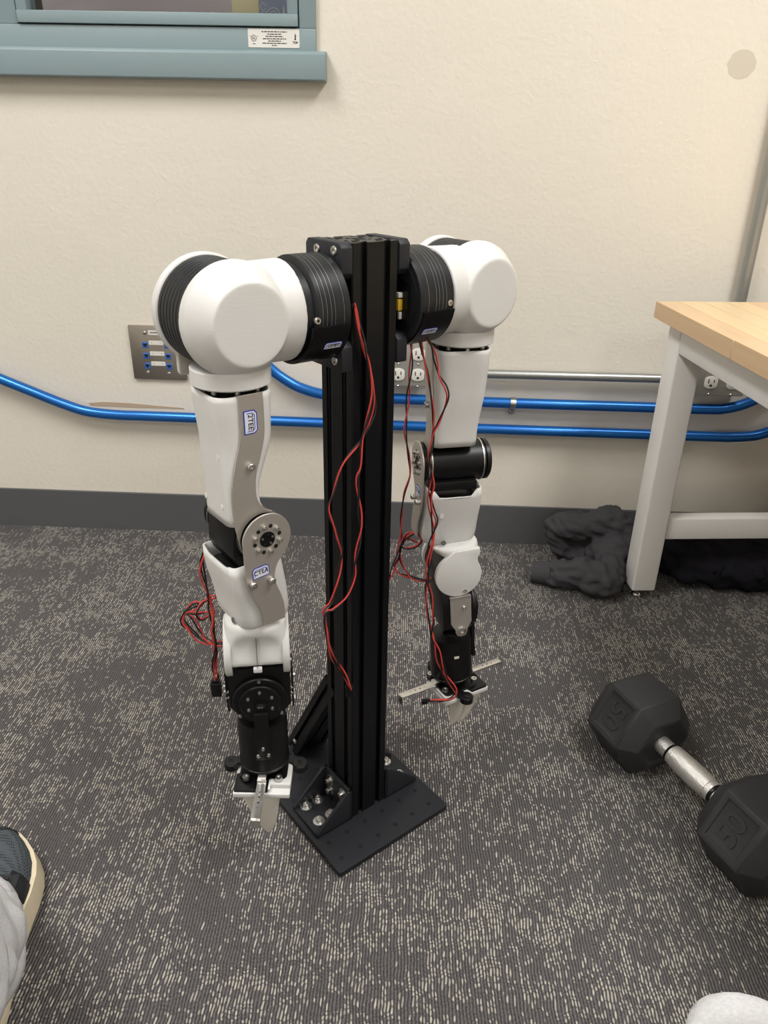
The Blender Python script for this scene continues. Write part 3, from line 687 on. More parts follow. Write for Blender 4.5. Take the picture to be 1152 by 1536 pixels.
for x in (-.015, .015):
    for y in (-.015, .015):
        g.lathe([(0, 0), (.0046, 0), (.0046, .0003), (0, .0003)], (x, y, CT), (0, 0, 1), 16)
        for a in range(4):
            c, s_ = math.cos(a*PI/2+PI/4), math.sin(a*PI/2+PI/4); g.lathe([(0, 0), (.0022, 0), (.0022, .0003), (0, .0003)], (x+.0095*c, y+.0095*s_, CT), (0, 0, 1), 8)
g.prism([(-.006, -.006), (.006, -.006), (.006, .006), (-.006, .006)], CT, CT+.0003, 'xy')
finish('profile_openings', g, M['dark'], col)
# rear diagonal brace
c0, c1 = V3(0, .0297, .205), V3(0, .1325, .0225)
dv = (c1 - c0).normalized(); BF = RF @ frame(c0, (1, 0, 0), dv.cross(V3(1, 0, 0)), dv)
L = (c1 - c0).length
g = G(BF).prism(extrusion(.0297, .0148, (-.015, .015), (0,)), -.012, L+.008, 'xy'); br = finish('diagonal_brace', g, M['extr'], S, 20)
for z in (L-.022,):
    finish('screw', screw(G(BF), (-.0297, 0, z), (-1, 0, 0), .0042, .003), M['screw'], br)
def washer_screw(parent, p, d):
    g = G(RF); p = V3(*p); d = V3(*d)
    g.lathe([(0, 0), (.0084, 0), (.0084, .0012), (.0046, .0014), (.0046, .0066), (.0040, .0072), (.0022, .0072), (.0022, .0045), (0, .0045)], p, d, 22)
    finish('screw_with_washer', g, M['screw'], parent)
for sx in (-1, 1):
    a, b = .0302, .0895
    g = G(RF)
    g.box((sx*a, -.0315, .0102), (sx*b, .0335, .0145), .0008).box((sx*a, -.0315, .0102), (sx*(a+.0045), .0335, .0640), .0008)
    for y in (-.0315, .0290):
        g.prism([(sx*a, .0102), (sx*b, .0102), (sx*b, .0175), (sx*(a+.008), .0640), (sx*a, .0640)], y, y+.0045, 'xz', .0008)
    k = finish('corner_bracket', g, M['blackmat'], S)
    for u, v in ((.0735, -.0238), (.0530, -.0238), (.0735, .010), (.0530, .010)):
        washer_screw(k, (sx*u, v*1.0 if 0 else -(-v) if 0 else -v*1.0, .0145), (0, 0, 1))
    for v, z in ((.017, .048), (-.015, .048), (.017, .030), (-.015, .030)):
        washer_screw(k, (sx*.0347, v, z), (sx, 0, 0))
    # shoulder mounting plate
    o_ = [(-.032, .7120), (-.032, .7905), (-.0285, .7955), (.0285, .7955), (.032, .7905), (.032, .7120), (.032, .668), (.0295, .6650), (.012, .6650), (.012, .668), (-.014, .668), (-.0245, .6690), (-.032, .6800)]
    o_ = [(-.0315, .6665), (-.0315, .6920), (-.0260, .6980), (-.0060, .7000), (-.0060, .7560), (-.0260, .7600), (-.0315, .7660), (-.0315, .7905), (-.0270, .7955), (.0290, .7955), (.0330, .7905), (.0330, .6720), (.0270, .6665)]
    g = G(RF).prism([(y, z) for y, z in o_], sx*.0299, sx*.0440, 'yz', .0012)
    mp = finish('mounting_plate', g, M['blackmat'], S)
    for y, z in ((-.0195, .7875), (.0110, .7865), (-.0195, .6770), (.0110, .6770)):
        finish('screw', G(RF).lathe([(0, 0), (.0046, 0), (.0046, .0012), (.0042, .0018), (.0024, .0018), (.0024, .0002), (0, .0002)], (sx*.0440, y, z), (sx, 0, 0), 20), M['screw'], mp)

# ---------------------------------------------------------------- robot arms
ZS = .7320
def sticker(parent, f, w_, h_, s='2TEE', sz=None):
    """blue-edged paper sticker; f: x along the writing, z out of the surface"""
    c = .22*h_
    def octo(a, b, c): return [(-a, -b), (a, -b), (a, b-c), (a-c, b), (-a+c, b), (-a, b-c)]
    st = finish('sticker', G(f).prism(octo(w_/2, h_/2, c), 0, .0003, 'xy'), M['ink_blue'], parent)
    finish('sticker_paper', G(f).prism(octo(w_/2*.90, h_/2*.84, c*.8), .0003, .0005, 'xy'), M['paper'], st)
    g = G(f); 
    o1 = octo(w_/2*.78, h_/2*.62, c*.7); o2 = octo(w_/2*.72, h_/2*.52, c*.6)
    for i in range(6):
        j = (i+1) % 6
        if i == 0: continue
        g.prism([o1[i], o1[j], o2[j], o2[i]], .0005, .0007, 'xy')
    finish('sticker_border', g, M['ink_blue'], st)
    text(s, sz or h_*.52, f @ Matrix.Translation((0, -h_*.02, .0006)), M['ink_black'], st, 'sticker_lettering', .0001, bold=.0001)
    return st

def build_arm(side):
    """side -1: near left arm, +1: far right arm.  SF: x towards the column, y = outward normal of the shoulder cap (camera side)"""
    left = side < 0
    oc = RO + U*(.156*side)
    SF = frame(oc, -U*side, Vv)
    lab = 'white and black robot arm hanging at the left of the column, nearer the camera' if left else 'white and black robot arm hanging at the right of the column, nearer the wall'
    T = thing('robot_manipulator', lab, 'robot arm', frame(oc + V3(0, 0, .05), U, -Vv), 'the two robot arms')
    if 1:
        pass
    # --- shoulder motor on the column
    pr = [(0, .0600), (.0470, .0600), (.0470, .0690), (.0500, .0700), (.0522, .0715), (.0522, .0750)]
    for t in (.0760, .0810, .0860, .0905, .1010):
        pr += [(.0522, t), (.0514, t+.0002), (.0514, t+.0010), (.0522, t+.0012)]
    pr += [(.0522, .1085), (.0500, .1105), (.0440, .1110), (.0440, .1119), (0, .1119)]
    mo = finish('shoulder_motor', G(SF).lathe(pr, (0, 0, ZS), (1, 0, 0), 72), M['rib'], T, 25)
    for t in (.0760, .0810, .0860, .0905, .1010):
        finish('motor_line', G(SF).lathe([(.0515, t-.0002), (.0524, t-.0002), (.0524, t+.0003), (.0515, t+.0003), (.0515, t-.0002)], (0, 0, ZS), (1, 0, 0), 72), M['groove'], mo)
    # smooth lower housing around the front and underside
    n = 26; up = (0, 0, 1)
    def arcband(r0, r1, x0, x1, a0, a1, n=26):
        g = G(SF); rings = []
        for k in range(n+1):
            a = a0 + (a1-a0)*k/n; cy, cz = math.sin(a), math.cos(a)
            rings.append([(x0, cy*r0, ZS+cz*r0), (x0, cy*r1, ZS+cz*r1), (x1, cy*r1, ZS+cz*r1), (x1, cy*r0, ZS+cz*r0)])
        return g.loft(rings)
    finish('motor_housing', arcband(.0510, .0545, .0640, .1080, 1.75, 4.3), M['black'], mo)
    bolt = G(SF).lathe([(0, 0), (.0034, 0), (.0034, .004), (.0030, .0046), (.0016, .0046), (.0016, .0022), (0, .0022)], (.0700, .0480, ZS-.0030), (0, 1, 0), 18)
    finish('bolt', bolt, M['screw'], mo)
    a = 2.16 if left else 2.2                         # sticker on the curved housing
    cy, cz = math.sin(a), math.cos(a)
    exw = V3(U.x, U.y, 0); nn = (SF.to_3x3() @ V3(0, cy, cz)).normalized(); 
    yy = nn.cross(exw); f = frame(SF @ V3(.0915, cy*.0547, ZS+cz*.0547), exw, yy, nn)
    sticker(mo, f, .0215, .0085, 'C2TET')
    if not left:                                      # circuit board with plugs, facing the column
        b = finish('circuit_board', G(RF).box((.0405, -.034, .704), (.0440, -.010, .752)), M['black'], mo)
        finish('plug_socket', G(RF).box((.0350, -.0255, .7350), (.0405, -.0205, .7405), .0005), M['socket'], mo)['label'] = 'white plug socket'
        finish('power_socket', G(RF).box((.0340, -.0260, .7215), (.0405, -.0200, .7335), .0008), M['yellow'], mo)['label'] = 'yellow power socket'
        finish('plug_socket', G(RF).box((.0370, -.0250, .7120), (.0405, -.0215, .7200), .0005), M['socket'], mo)['label'] = 'white plug socket'
    # --- shoulder cap: drum facing the camera fused with a tube towards the column
    g = G(SF)
    g.lathe([(0, .010), (.0530, .010), (.0545, .012), (.0545, .022), (.0518, .0300), (.0385, .0500), (0, .0500)], (0, 0, ZS), (0, 1, 0), 72)
    cv = finish('shoulder_cover', g, M['white'], T)
    g2 = G(); g2.bm.from_mesh(cv.data); g2.bm.transform(WM[cv.name]); g2.f = SF
    g2.lathe([(0, .0), (.0488, .0), (.0490, .030), (.0496, .052), (.0500, .0605), (0, .0605)], (0, 0, ZS), (1, 0, 0), 72)
    bpy.data.objects.remove(cv); cv = finish('shoulder_cover', g2, M['white'], T)
    remesh(cv, .0013, 14, .55)
    # --- ribbed second motor
    pr = [(0, -.0400), (.0505, -.0400), (.0522, -.0385)]
    for t in (-.034, -.027, -.020, -.013, -.006, .001): pr += [(.0522, t), (.0508, t+.0008), (.0508, t+.0016), (.0522, t+.0024)]
    pr += [(.0522, .0095), (0, .0095)]
    finish('ribbed_motor', G(SF).lathe(pr, (0, 0, ZS), (0, 1, 0), 72), M['rib'], T, 25)
    bc = [(.0545*math.cos(t), ZS + .0545*math.sin(t)) for t in [(-35+250*k/40)*PI/180 for k in range(41)]]
    bc = bc + [(-.0345, .690), (-.0345, .6700), (.0345, .6700), (.0345, .690)]
    finish('rear_cover', G(SF).prism(bc, -.0510, -.0400, 'xz', .003, 3), M['white'], T)
    finish('yoke_plate', G(SF).prism([(-.036, .672), (.036, .672), (.036, .700), (.022, .712), (-.022, .712), (-.036, .700)], -.0398, -.0372, 'xz'), M['steel'], T)['label'] = 'bare steel yoke plate'
    # --- neck ring under the drum
    nk = finish('neck_ring', G(SF).lathe([(0, .6685), (.0380, .6685), (.0397, .6700), (.0397, .6845), (.0382, .6858), (0, .6858)], (0, 0, 0), (0, 0, 1), 64), M['white'], T)
    g = G(SF).lathe([(0, .650), (.0270, .650), (.0270, .6640), (.0325, .6665), (.0325, .6685), (0, .6685)], (0, 0, 0), (0, 0, 1), 48)
    jt = finish('joint_bearing', g, M['dark'], T)
    for k in range(8):
        an = k*PI/4 + .3; finish('bolt', G(SF).lathe([(0, 0), (.0028, 0), (.0028, .005), (0, .005)], (.0295*math.cos(an), .0295*math.sin(an), .6625), (0, 0, 1), 12), M['screw'], jt)

    # --- upper arm, elbow, first forearm.  AF: x away from the broad face, y = outward normal of the steel plates
    if left: AF = frame(oc, U, Vv)
    else: AF = frame(V3(.0870, .9234, 0), (-.233, .972, 0), (-.972, -.233, 0))
    def rr(a0, a1, b, z, r, bm_=None): return [(x, y, z) for x, y in rrect(a0, a1, -(bm_ or b), b, r, 8, 8)]
    tab = [(.6635, -.0335, .0305, .0340), (.6575, -.0338, .0308, .0345), (.640, -.0325, .0302, .0342), (.6150, -.0300, .0290, .0340), (.603, -.0300, .0255, .0340), (.592, -.0300, .0205, .0340), (.580, -.0298, .0155, .0340), (.568, -.0296, .0110, .0340), (.556, -.0296, .0090, .0340), (.545, -.0296, .0100, .0340), (.535, -.0296, .0140, .0338), (.526, -.0294, .0160, .0335)]
    g = G(AF); rings = []
    if not left: tab = [(.6635 - (.6635 - z)*.905, a0, a1, b) for z, a0, a1, b in tab]
    for z, a0, a1, b in tab:
        k = max(0, min(1, (.625 - z)/.075)); k = k*k*(3 - 2*k)
        rings.append(rr(a0 + (0 if left else .004*k), a1, b, z, .016 - .006*k, b - .008*k))
    up_ = finish('upper_arm_shell', g.loft(rings, (False, False)), M['white'], T, 50)
    md = up_.modifiers.new('wall', 'SOLIDIFY'); md.thickness = .0022; md.offset = -1
    for a, z, rr_ in ((-.0302, .600, .0034), (-.0302, .545, .0030)) if left else ():
        for b in (.018, -.018) if z < .56 else (.018,):
            finish('screw_hole', G(AF).lathe([(0, -.001), (rr_, -.001), (rr_, .0002), (0, .0002)], (a+.0002, b, z), (-1, 0, 0), 14), M['socket'], up_)
    # steel side plate (long S-curve), then the round elbow cheek
    Lb = [(-.0125, .6645), (-.0121, .6450), (-.0128, .6241), (-.0163, .6090), (-.0200, .5966), (-.0250, .5753), (-.0268, .5605), (-.0264, .5449), (-.0250, .525)]
    Rb = [(.0145, .6645), (.0148, .6404), (.0138, .6188), (.0082, .5974), (.0033, .5834), (.0010, .5687), (.0018, .5531), (.0085, .5415), (.0180, .5345)]
    E = (.0060, .5085); cir = [(E[0] + .0275*math.cos(t), E[1] + .0275*math.sin(t)) for t in [(62 - k*10)*PI/180 for k in range(24)]]
    Ls = [tuple(p)[:2] for p in smooth_pts([(x, z, 0) for x, z in Lb], 4)]; Rs = [tuple(p)[:2] for p in smooth_pts([(x, z, 0) for x, z in Rb], 4)]
    finish('side_plate', G(AF).prism(Ls[::-1] + Rs + cir, .0343, .0364, 'xz', .0003, 1), M['steel'], T)['label'] = 'brushed steel side plate'
    finish('bolt', G(AF).lathe([(0, 0), (.0040, 0), (.0040, .0040), (.0034, .0046), (.0020, .0046), (.0020, .0018), (0, .0018)], (-.0045, .0364, .5905), (0, 1, 0), 18), M['screw'], up_)
    # elbow motor
    EZ = E[1]
    em = finish('elbow_motor', G(AF).lathe([(0, -.0420), (.0270, -.0420), (.0270, .0365), (.0245, .0365), (.0245, .0425), (0, .0425)], (E[0], 0, EZ), (0, 1, 0), 56), M['black'], T, 30)
    for y in (.0305, -.0395): finish('motor_rim', G(AF).lathe([(.020, y), (.0282, y), (.0282, y+.0016), (.020, y+.0016), (.020, y)], (E[0], 0, EZ), (0, 1, 0), 56), M['screw'], em)
    finish('rear_disc', G(AF).lathe([(0, -.0500), (.0250, -.0500), (.0272, -.0480), (.0272, -.0435), (0, -.0435)], (E[0], 0, EZ), (0, 1, 0), 48), M['black'], em)
    for k in range(5): 
        an = k*1.25; finish('bolt', G(AF).lathe([(0, 0), (.0018, 0), (.0018, .0015), (0, .0015)], (E[0]+.0225*math.cos(an), -.0395, EZ+.0225*math.sin(an)), (0, -1, 0), 10), M['screw'], em)
    finish('motor_bracket', G(AF).box((-.0225, -.030, .4770), (.018, .030, .4900), .002), M['black'], em)
    if left: finish('motor_cover', G(AF).prism([(-.0262, .490), (-.0235, .5270), (-.005, .5300), (-.005, .478), (-.022, .478)], -.0300, .0290, 'xz', .0015), M['black'], em)
    # round cheek with S-curved tail
    Lf = [(-.0222, .5050), (-.0220, .4920), (-.0219, .4790), (-.0203, .4590), (-.0135, .4405), (-.0066, .4270), (-.0034, .4120), (-.0034, .4030)]
    Rf = [(.0232, .4035), (.0234, .4180), (.0200, .4344), (.0140, .4520), (.0128, .4630), (.0165, .4750), (.0255, .4860)]
    Lq = [tuple(p)[:2] for p in smooth_pts([(x, z, 0) for x, z in Lf], 4)]; Rq = [tuple(p)[:2] for p in smooth_pts([(x, z, 0) for x, z in Rf], 4)]
    cir = [(E[0] + .0288*math.cos(t), E[1] + .0288*math.sin(t)) for t in [(-42 + k*8)*PI/180 for k in range(28)]]
    fp = finish('elbow_plate', G(AF).prism(Rq + cir[0:] + Lq[1:], .0425, .0446, 'xz', .0003, 1), M['steel'], T); fp['label'] = 'round steel elbow plate with a curved tail'
    for k in range(12):
        an = k*PI/6 + .2; p = (E[0]+.0150*math.cos(an), .0446, EZ+.0150*math.sin(an))
        if k % 2: finish('bolt', G(AF).lathe([(0, 0), (.0026, 0), (.0026, .0030), (.0021, .0034), (.0012, .0034), (.0012, .0015), (0, .0015)], p, (0, 1, 0), 14), M['screw'], fp)
        else: finish('plate_hole', G(AF).lathe([(0, 0), (.0023, 0), (.0023, .0003), (0, .0003)], p, (0, 1, 0), 14), M['dark'], fp)
    hub = [(E[0] + r*math.cos(k*PI/10), EZ + r*math.sin(k*PI/10)) for k, r in enumerate([.0082, .0080, .0070, .0080]*5)]
    hb = finish('centre_hub', G(AF).lathe([(0, 0), (.0088, 0), (.0088, .0010), (.0078, .0012), (.0040, .0004), (0, .0004)], (E[0], .0446, EZ), (0, 1, 0), 24), M['black'], fp)
    for k in range(5): finish('hub_notch', G(AF).lathe([(0, 0), (.0014, 0), (.0014, .0014), (0, .0014)], (E[0]+.0062*math.cos(k*1.2566+.3), .0446, EZ+.0062*math.sin(k*1.2566+.3)), (0, 1, 0), 10), M['dark'] if k % 2 else M['screw'], fp)
    for a in (-.0150, .0072):
        finish('bolt', G(AF).lathe([(0, 0), (.0037, 0), (.0037, .0060), (.0032, .0066), (.0019, .0066), (.0019, .0032), (0, .0032)], (a, .0446, .4612 if a < 0 else .4592), (0, 1, 0), 18), M['screw'], fp)
    # stickers (the writing frame must stay right-handed on both arms)
    n_ = (AF.to_3x3() @ V3(0, 1, 0)).normalized()
    def sf(a, b, z, rot=0):
        x = V3(0, 0, 1).cross(n_); y = V3(0, 0, 1)
        xr = x*math.cos(rot) + y*math.sin(rot); return frame(AF @ V3(a, b, z), xr, n_.cross(xr), n_)
    if left: sticker(up_, sf(-.0008, .0365, .6365, -PI/2), .0245, .0150, '2TEE')
    sticker(fp, sf(-.0038, .0447, .4725, .08), .0205, .0135, 'CTEA')
    # forearm shell with a notched rim
    tab = [(.4800, -.0335, .0270, .037, .008), (.468, -.0333, .0290, .0375, .008), (.452, -.0312, .0320, .038, .009), (.437, -.0282, .0350, .038, .011), (.424, -.0262, .0370, .038, .013), (.412, -.0250, .0380, .038, .014), (.402, -.0240, .0378, .037, .015), (.3965, -.0215, .0355, .035, .015), (.394, -.0185, .0320, .032, .015)]
    if not left: tab = [(z, a0*.86 + 0, a1*.86, b, r) for z, a0, a1, b, r in tab]
    g = G(AF); rings = []
    for i, (z, a0, a1, b, r) in enumerate(tab):
        ring = rr(a0, a1, b, z, r)
        if i < 2:
            out_ = []
            for x, y, zz in ring:
                dz = 0
                if x < a0 + .012 and i == 0: dz = -(.0045 if left else .0120) * max(0, min(1, (.025 - abs(y))/.004))
                if x > .012: dz += -(x - .012)*.5
                if x > a1 - .006 and y > 0: dz += .018*max(0, (y-.015)/.022)
                out_.append((x, y, zz + dz*(1 if i == 0 else .45)))
            ring = out_
        rings.append(ring)
    fs = finish('forearm_shell', g.loft(rings, (False, True)), M['white'], T, 50)
    md = fs.modifiers.new('wall', 'SOLIDIFY'); md.thickness = .0024; md.offset = -1
    finish('inner_liner', G(AF).box((-.0200 if not left else -.0235, -.0290, .435), (.018, .0290, .466), .002), M['black'], fs)
    finish('screw_hole', G(AF).lathe([(0, -.001), (.0034, -.001), (.0034, .0004), (0, .0004)], (-.0284, .018, .444), (-1, 0, 0), 14), M['socket'], fs)
    finish('cable_slot', G(AF).prism([(-.028, .397), (-.0175, .397), (-.0175, .405), (-.0205, .4085), (-.025, .4085), (-.028, .405)], .018, .0385, 'xz') if 0 else G(AF).lathe([(0, 0), (.0036, 0), (.0036, .0006), (0, .0006)], (-.0246, .012, .4015), (-1, 0, .12), 14), M['groove'], fs)

    # --- wrist.  LF: x = axis of the two round cheeks, y = facing of the roll motor, z along the arm
    if left:
        LF = frame(oc + V3(.0085, .0, .3985), (.988, .156, 0), (.156, -.988, 0))
    else:
        ez = V3(-.085, -.01, 1).normalized(); ex = V3(.233, -.972, 0); ex = (ex - ez*ex.dot(ez)).normalized()
        LF = frame(V3(.0935, .9234, .3985), ex, ez.cross(ex)*1.0, ez)
    g = G(LF); 
    collar = [(x, y, -.0015) for x, y in rrect(-.035, .035, -.033, .033, .030)]
    prf = [(-.0005, .0330, .0315, .028), (-.0040, .0352, .0335, .028), (-.0120, .0356, .0340, .026), (-.0185, .0358, .0335, .020), (-.0280, .0360, .0315, .014), (-.0400, .0362, .0315, .011), (-.0500, .0366, .0325, .009), (-.0585, .0368, .0325, .008)]
    rings = []
    for z, a, b, r in prf:
        ring = []
        for x, y in rrect(-a, a, -b, b, r, 10):
            if z < -.01 and y < 0: y = y*max(.15, 1 - (-.01 - z)*60)       # open at the back
            if y > .02:                                                     # saddle pinched in on both sides of the seam
                k = max(0, min(1, (-z-.012)/.012)) * max(0, min(1, (.060+z)/.03)); y -= .0050*k*math.exp(-((abs(x)-.017)/.011)**2)
                if abs(x) < .0014 and z < -.006: y -= .0012
            ring.append((x, y, z))
        rings.append(ring)
    ws = finish('wrist_shell', g.loft(rings), M['white'], T, 50)
    ws.modifiers.new('soft', 'SUBSURF').levels = 1; ws.modifiers['soft'].render_levels = 1
    finish('seam', G(LF).box((-.0003, .0275, -.0560), (.0003, .0352, -.0150)), M['groove'], ws)
    finish('seam_tab', G(LF).box((-.0050, .030, -.0625), (.0050, .0350, -.0560), .001), M['white'], ws)
    for sx in (-1, 1):
        cr2 = .0365 if left else .0325
        cz = -.0460 if left else -.0425
        gk = G(LF).lathe([(0, .0290), (cr2-.0008, .0290), (cr2, .0300), (cr2, .0360), (cr2-.0012, .0372), (0, .0374)], (0, -.002, cz), (sx, 0, 0), 56)
        if not left:                                 # the same cheek seen flat: round below, running up into the collar
            ol = [(-.0070, -.0050), (.0290, -.0050), (.0292, -.0120), (.0262, -.0180)] + [(-.002 + cr2*math.cos(math.radians(a)), cz + cr2*math.sin(math.radians(a))) for a in range(36, -232, -7)]
            gk = G(LF).prism(ol, sx*.0290, sx*.0374, 'yz', .0010, 2, .9)
        ck = finish('wrist_cheek', gk, M['white'], T)
        finish('bolt', G(LF).lathe([(0, 0), (.0026, 0), (.0026, .0018), (.0012, .0018), (.0012, .0006), (0, .0006)], (sx*.0370, .006, -.0680), (sx, 0, 0), 14), M['screw'], ck)
    finish('wrist_motor', G(LF).lathe([(0, -.0298), (.0300, -.0298), (.0300, .0298), (0, .0298)], (0, -.002, -.0460), (1, 0, 0), 44), M['black'], T)
    # steel drop bracket outside one cheek, black one outside the other
    o_ = rrect(-.0150, .0150, -.1020, -.0740, .002, 2)
    o_ = [(-.0150, -.0760), (.0150, -.0760), (.0150, -.1180), (.0085, -.1300), (.0085, -.1340), (.0060, -.1395), (0, -.1415), (-.0060, -.1395), (-.0085, -.1340), (-.0085, -.1300), (-.0150, -.1180)]
    bxs = .0372
    b = finish('drop_bracket', G(LF).prism([(y-.001, z) for y, z in o_], bxs+.0005, bxs+.0028, 'yz', .0003, 1).prism([(.0300, -.0755), (bxs+.0028, -.0755), (bxs+.0028, -.0780), (.0300, -.0780)], -.0160, .0140, 'xz'), M['steel'] if not left else M['black'], T)
    if not left: b['label'] = 'bare steel drop bracket'
    for y, z, r in ((.004, -.0930, .0030), (0, -.1310, .0066)):
        finish('bolt', G(LF).lathe([(0, 0), (r, 0), (r, .0022), (r*.8, .0030), (r*.5, .0030), (r*.5, .0008), (0, .0008)], (bxs+.0028, y-.001, z), (1, 0, 0), 20), M['screw'], b)
    finish('drop_bracket', G(LF).prism([(y-.001, z) for y, z in o_], -bxs-.0028, -bxs-.0005, 'yz'), M['black'], T)
    for z in (-.1020, -.1100): finish('bolt', G(LF).lathe([(0, 0), (.0024, 0), (.0024, .0030), (0, .0030)], (-bxs-.0028, .004, z), (-1, 0, 0), 12), M['screw'], T.children[-1] if 0 else b)
    # housing and round roll motor
    oct_ = [(-.0270, -.0620), (.0270, -.0620), (.0365, -.0800), (.0365, -.1230), (.0280, -.1360), (-.0280, -.1360), (-.0365, -.1230), (-.0365, -.0800)]
    hs = finish('wrist_housing', G(LF).prism(oct_, -.0260, .0180, 'xz', .0015), M['black'], T)
    RZ = -.1110
    rm = finish('roll_motor', G(LF).lathe([(0, .0170), (.0318, .0170), (.0325, .0180), (.0325, .0245), (.0312, .0260), (.0245, .0262), (.0245, .0290), (.0235, .0300), (.0075, .0300), (.0065, .0280), (.0040, .0265), (0, .0265)], (0, 0, RZ), (0, 1, 0), 56), M['black'], T, 30)
    for k in range(6):
        an = PI/2 + k*PI/3; finish('screw', G(LF).lathe([(0, 0), (.0021, 0), (.0018, .0016), (0, .0019)], (.0160*math.cos(an), .0300, RZ+.0160*math.sin(an)), (0, 1, 0), 12), M['screw'], rm)
    for x, z in ((0, .0295), (-.0245, -.0190), (.0245, -.0190)): finish('screw', G(LF).lathe([(0, 0), (.0021, 0), (.0018, .0016), (0, .0019)], (x, .0262, RZ+z), (0, 1, 0), 12), M['screw'], rm)
    for sx in (-1, 1):
        for z in (-.0050, -.0130): finish('screw', G(LF).lathe([(0, 0), (.0024, 0), (.0024, .0028), (0, .0028)], (sx*.0365, .012, RZ+z+.012), (sx, 0, 0), 12), M['screw'], rm)
    if not left: LF = LF @ Matrix.Translation((0, -.006, -.0100))
    # link down to the gripper motor
    lk = finish('link_bracket', G(LF).prism([(-.0085, RZ-.012), (.0085, RZ-.012), (.0080, -.1750), (.0100, -.1850), (.0100, -.1940), (-.0100, -.1940), (-.0100, -.1850), (-.0080, -.1750)], .0302, .0352, 'xz', .0008), M['black'], T)
    for x, z in ((0, -.1760), (-.0062, -.1865), (.0062, -.1865)): finish('screw', G(LF).lathe([(0, 0), (.0024, 0), (.0020, .0018), (0, .0022)], (x, .0352, z), (0, 1, 0), 12), M['screw'], lk)
    gm = finish('gripper_motor', G(LF).lathe([(0, -.2215), (.0314, -.2215), (.0314, -.2190), (.0307, -.2185), (.0307, -.1600), (.0290, -.1510), (.0110, -.1500), (.0105, -.1560), (0, -.1560)], (0, 0, 0), (0, 0, 1), 60), M['black'], T, 30)
    finish('motor_line', G(LF).lathe([(.0307, -.1720), (.0309, -.1720), (.0309, -.1714), (.0307, -.1714), (.0307, -.1720)], (0, 0, 0), (0, 0, 1), 60), M['rib'], gm)
    if not left: finish('data_label', G(LF).box((.0300, -.004, -.1760), (.0312, .0030, -.1720)), M['resin'], gm)

    # --- gripper.  GF: x along the ears, y along the steel bar
    o = LF @ V3(0, 0, -.2215)
    if left: GF = frame(o + V3(0, 0, -.0040), (1, 0, 0), (.02, -1, 0))
    else: GF = frame(o + V3(.0015, 0, -.0050), (-.505, .863, 0), (.863, .505, 0))
    g = G(GF).prism(rrect(-.030, .030, -.030, .024, .006, 3), -.0140, -.0085, 'xy').prism([(-.050, .002), (-.043, .005), (-.030, -.003), (.030, -.003), (.043, .005), (.050, .002), (.050, -.008), (.043, -.013), (.030, -.017), (-.030, -.017), (-.043, -.013), (-.050, -.008)], -.0145, -.0090, 'xy', .001)
    g.lathe([(0, -.0085), (.020, -.0085), (.020, .0), (0, .0)], (0, 0, 0), (0, 0, 1), 30)
    gp = finish('gripper_frame', g, M['black'], T)
    for sx in (-1, 1):
        e = finish('gripper_ear', G(GF).lathe([(0, -.0145), (.0090, -.0145), (.0100, -.0135), (.0100, -.0050), (.0090, -.0040), (.0030, -.0040), (.0030, -.008), (0, -.008)], (sx*.0440, -.0040, -.0045), (0, 0, 1), 28), M['black'], T)
    for sx, sy in ((-1, 1), (1, 1), (1, -1), (-1, -1)):
        finish('screw', G(GF).lathe([(0, -.0085), (.0045, -.0085), (.0045, -.0040), (.0022, -.0040), (.0022, -.0055), (0, -.0055)], (sx*.0205, sy*.028-.002 if sy > 0 else -.026, 0), (0, 0, 1), 16), M['screw'], gp)
    # white carrier with a raised right half, black pad on the left half
    g = G(GF).prism(rrect(-.0355, .0350, -.010, .0430, .0015, 2), -.0230, -.0165, 'xy', .0006)
    if not left: g.prism(rrect(-.0355, .0200, -.0340, .0, .0015, 2), -.0230, -.0165, 'xy', .0006).prism(rrect(-.0345, -.0040, -.0330, .0080, .0015, 2), -.0165, -.0120, 'xy', .0006)
    cr_ = finish('gripper_carrier', g, M['white'], T)
    g = G(GF).prism(rrect(.0100, .0355, -.012, .0330, .001, 2), -.0165, -.0100, 'xy', .0006).box((.0080, -.010, -.0165), (.0105, .0400, -.0110))
    finish('carrier_block', g, M['white'], cr_)
    finish('black_pad', G(GF).prism(rrect(-.0345, .0075, .0130, .0410, .0015, 2), -.0165, -.0125, 'xy', .0005), M['black'], cr_)
    # steel finger bars
    for sy in (-1, 1):
        y1 = .0920
        g = G(GF).prism([(sy*y, z) for y, z in [(.024, -.0022), (.034, -.0022), (.036, -.0062), (y1-.002, -.0062), (y1, -.0080), (y1, -.0200), (y1-.0022, -.0200), (y1-.0022, -.0088), (.030, -.0088), (.028, -.0050), (.024, -.0050)]], -.0056, .0056, 'yz', .0004)
        bar = finish('finger_bar', g, M['alu'], T); bar['label'] = 'bright steel finger bar with a hooked end'
        if sy > 0 or not left:
            finish('bar_label', G(GF).box((-.0050, sy*.0255 if sy > 0 else -.0330, -.0022), (.0050, .0330 if sy > 0 else -.0255, -.0018)), M['socket'], bar)
            for y in (.050, .0575, .066, .074): finish('bar_hole', G(GF).lathe([(0, 0), (.0011 if y in (.0575, .066) else .0019, 0), (.0011 if y in (.0575, .066) else .0019, .0003), (0, .0003)], (0, sy*y, -.0062), (0, 0, 1), 12), M['dark'] if y in (.0575, .066) else M['screw'], bar)
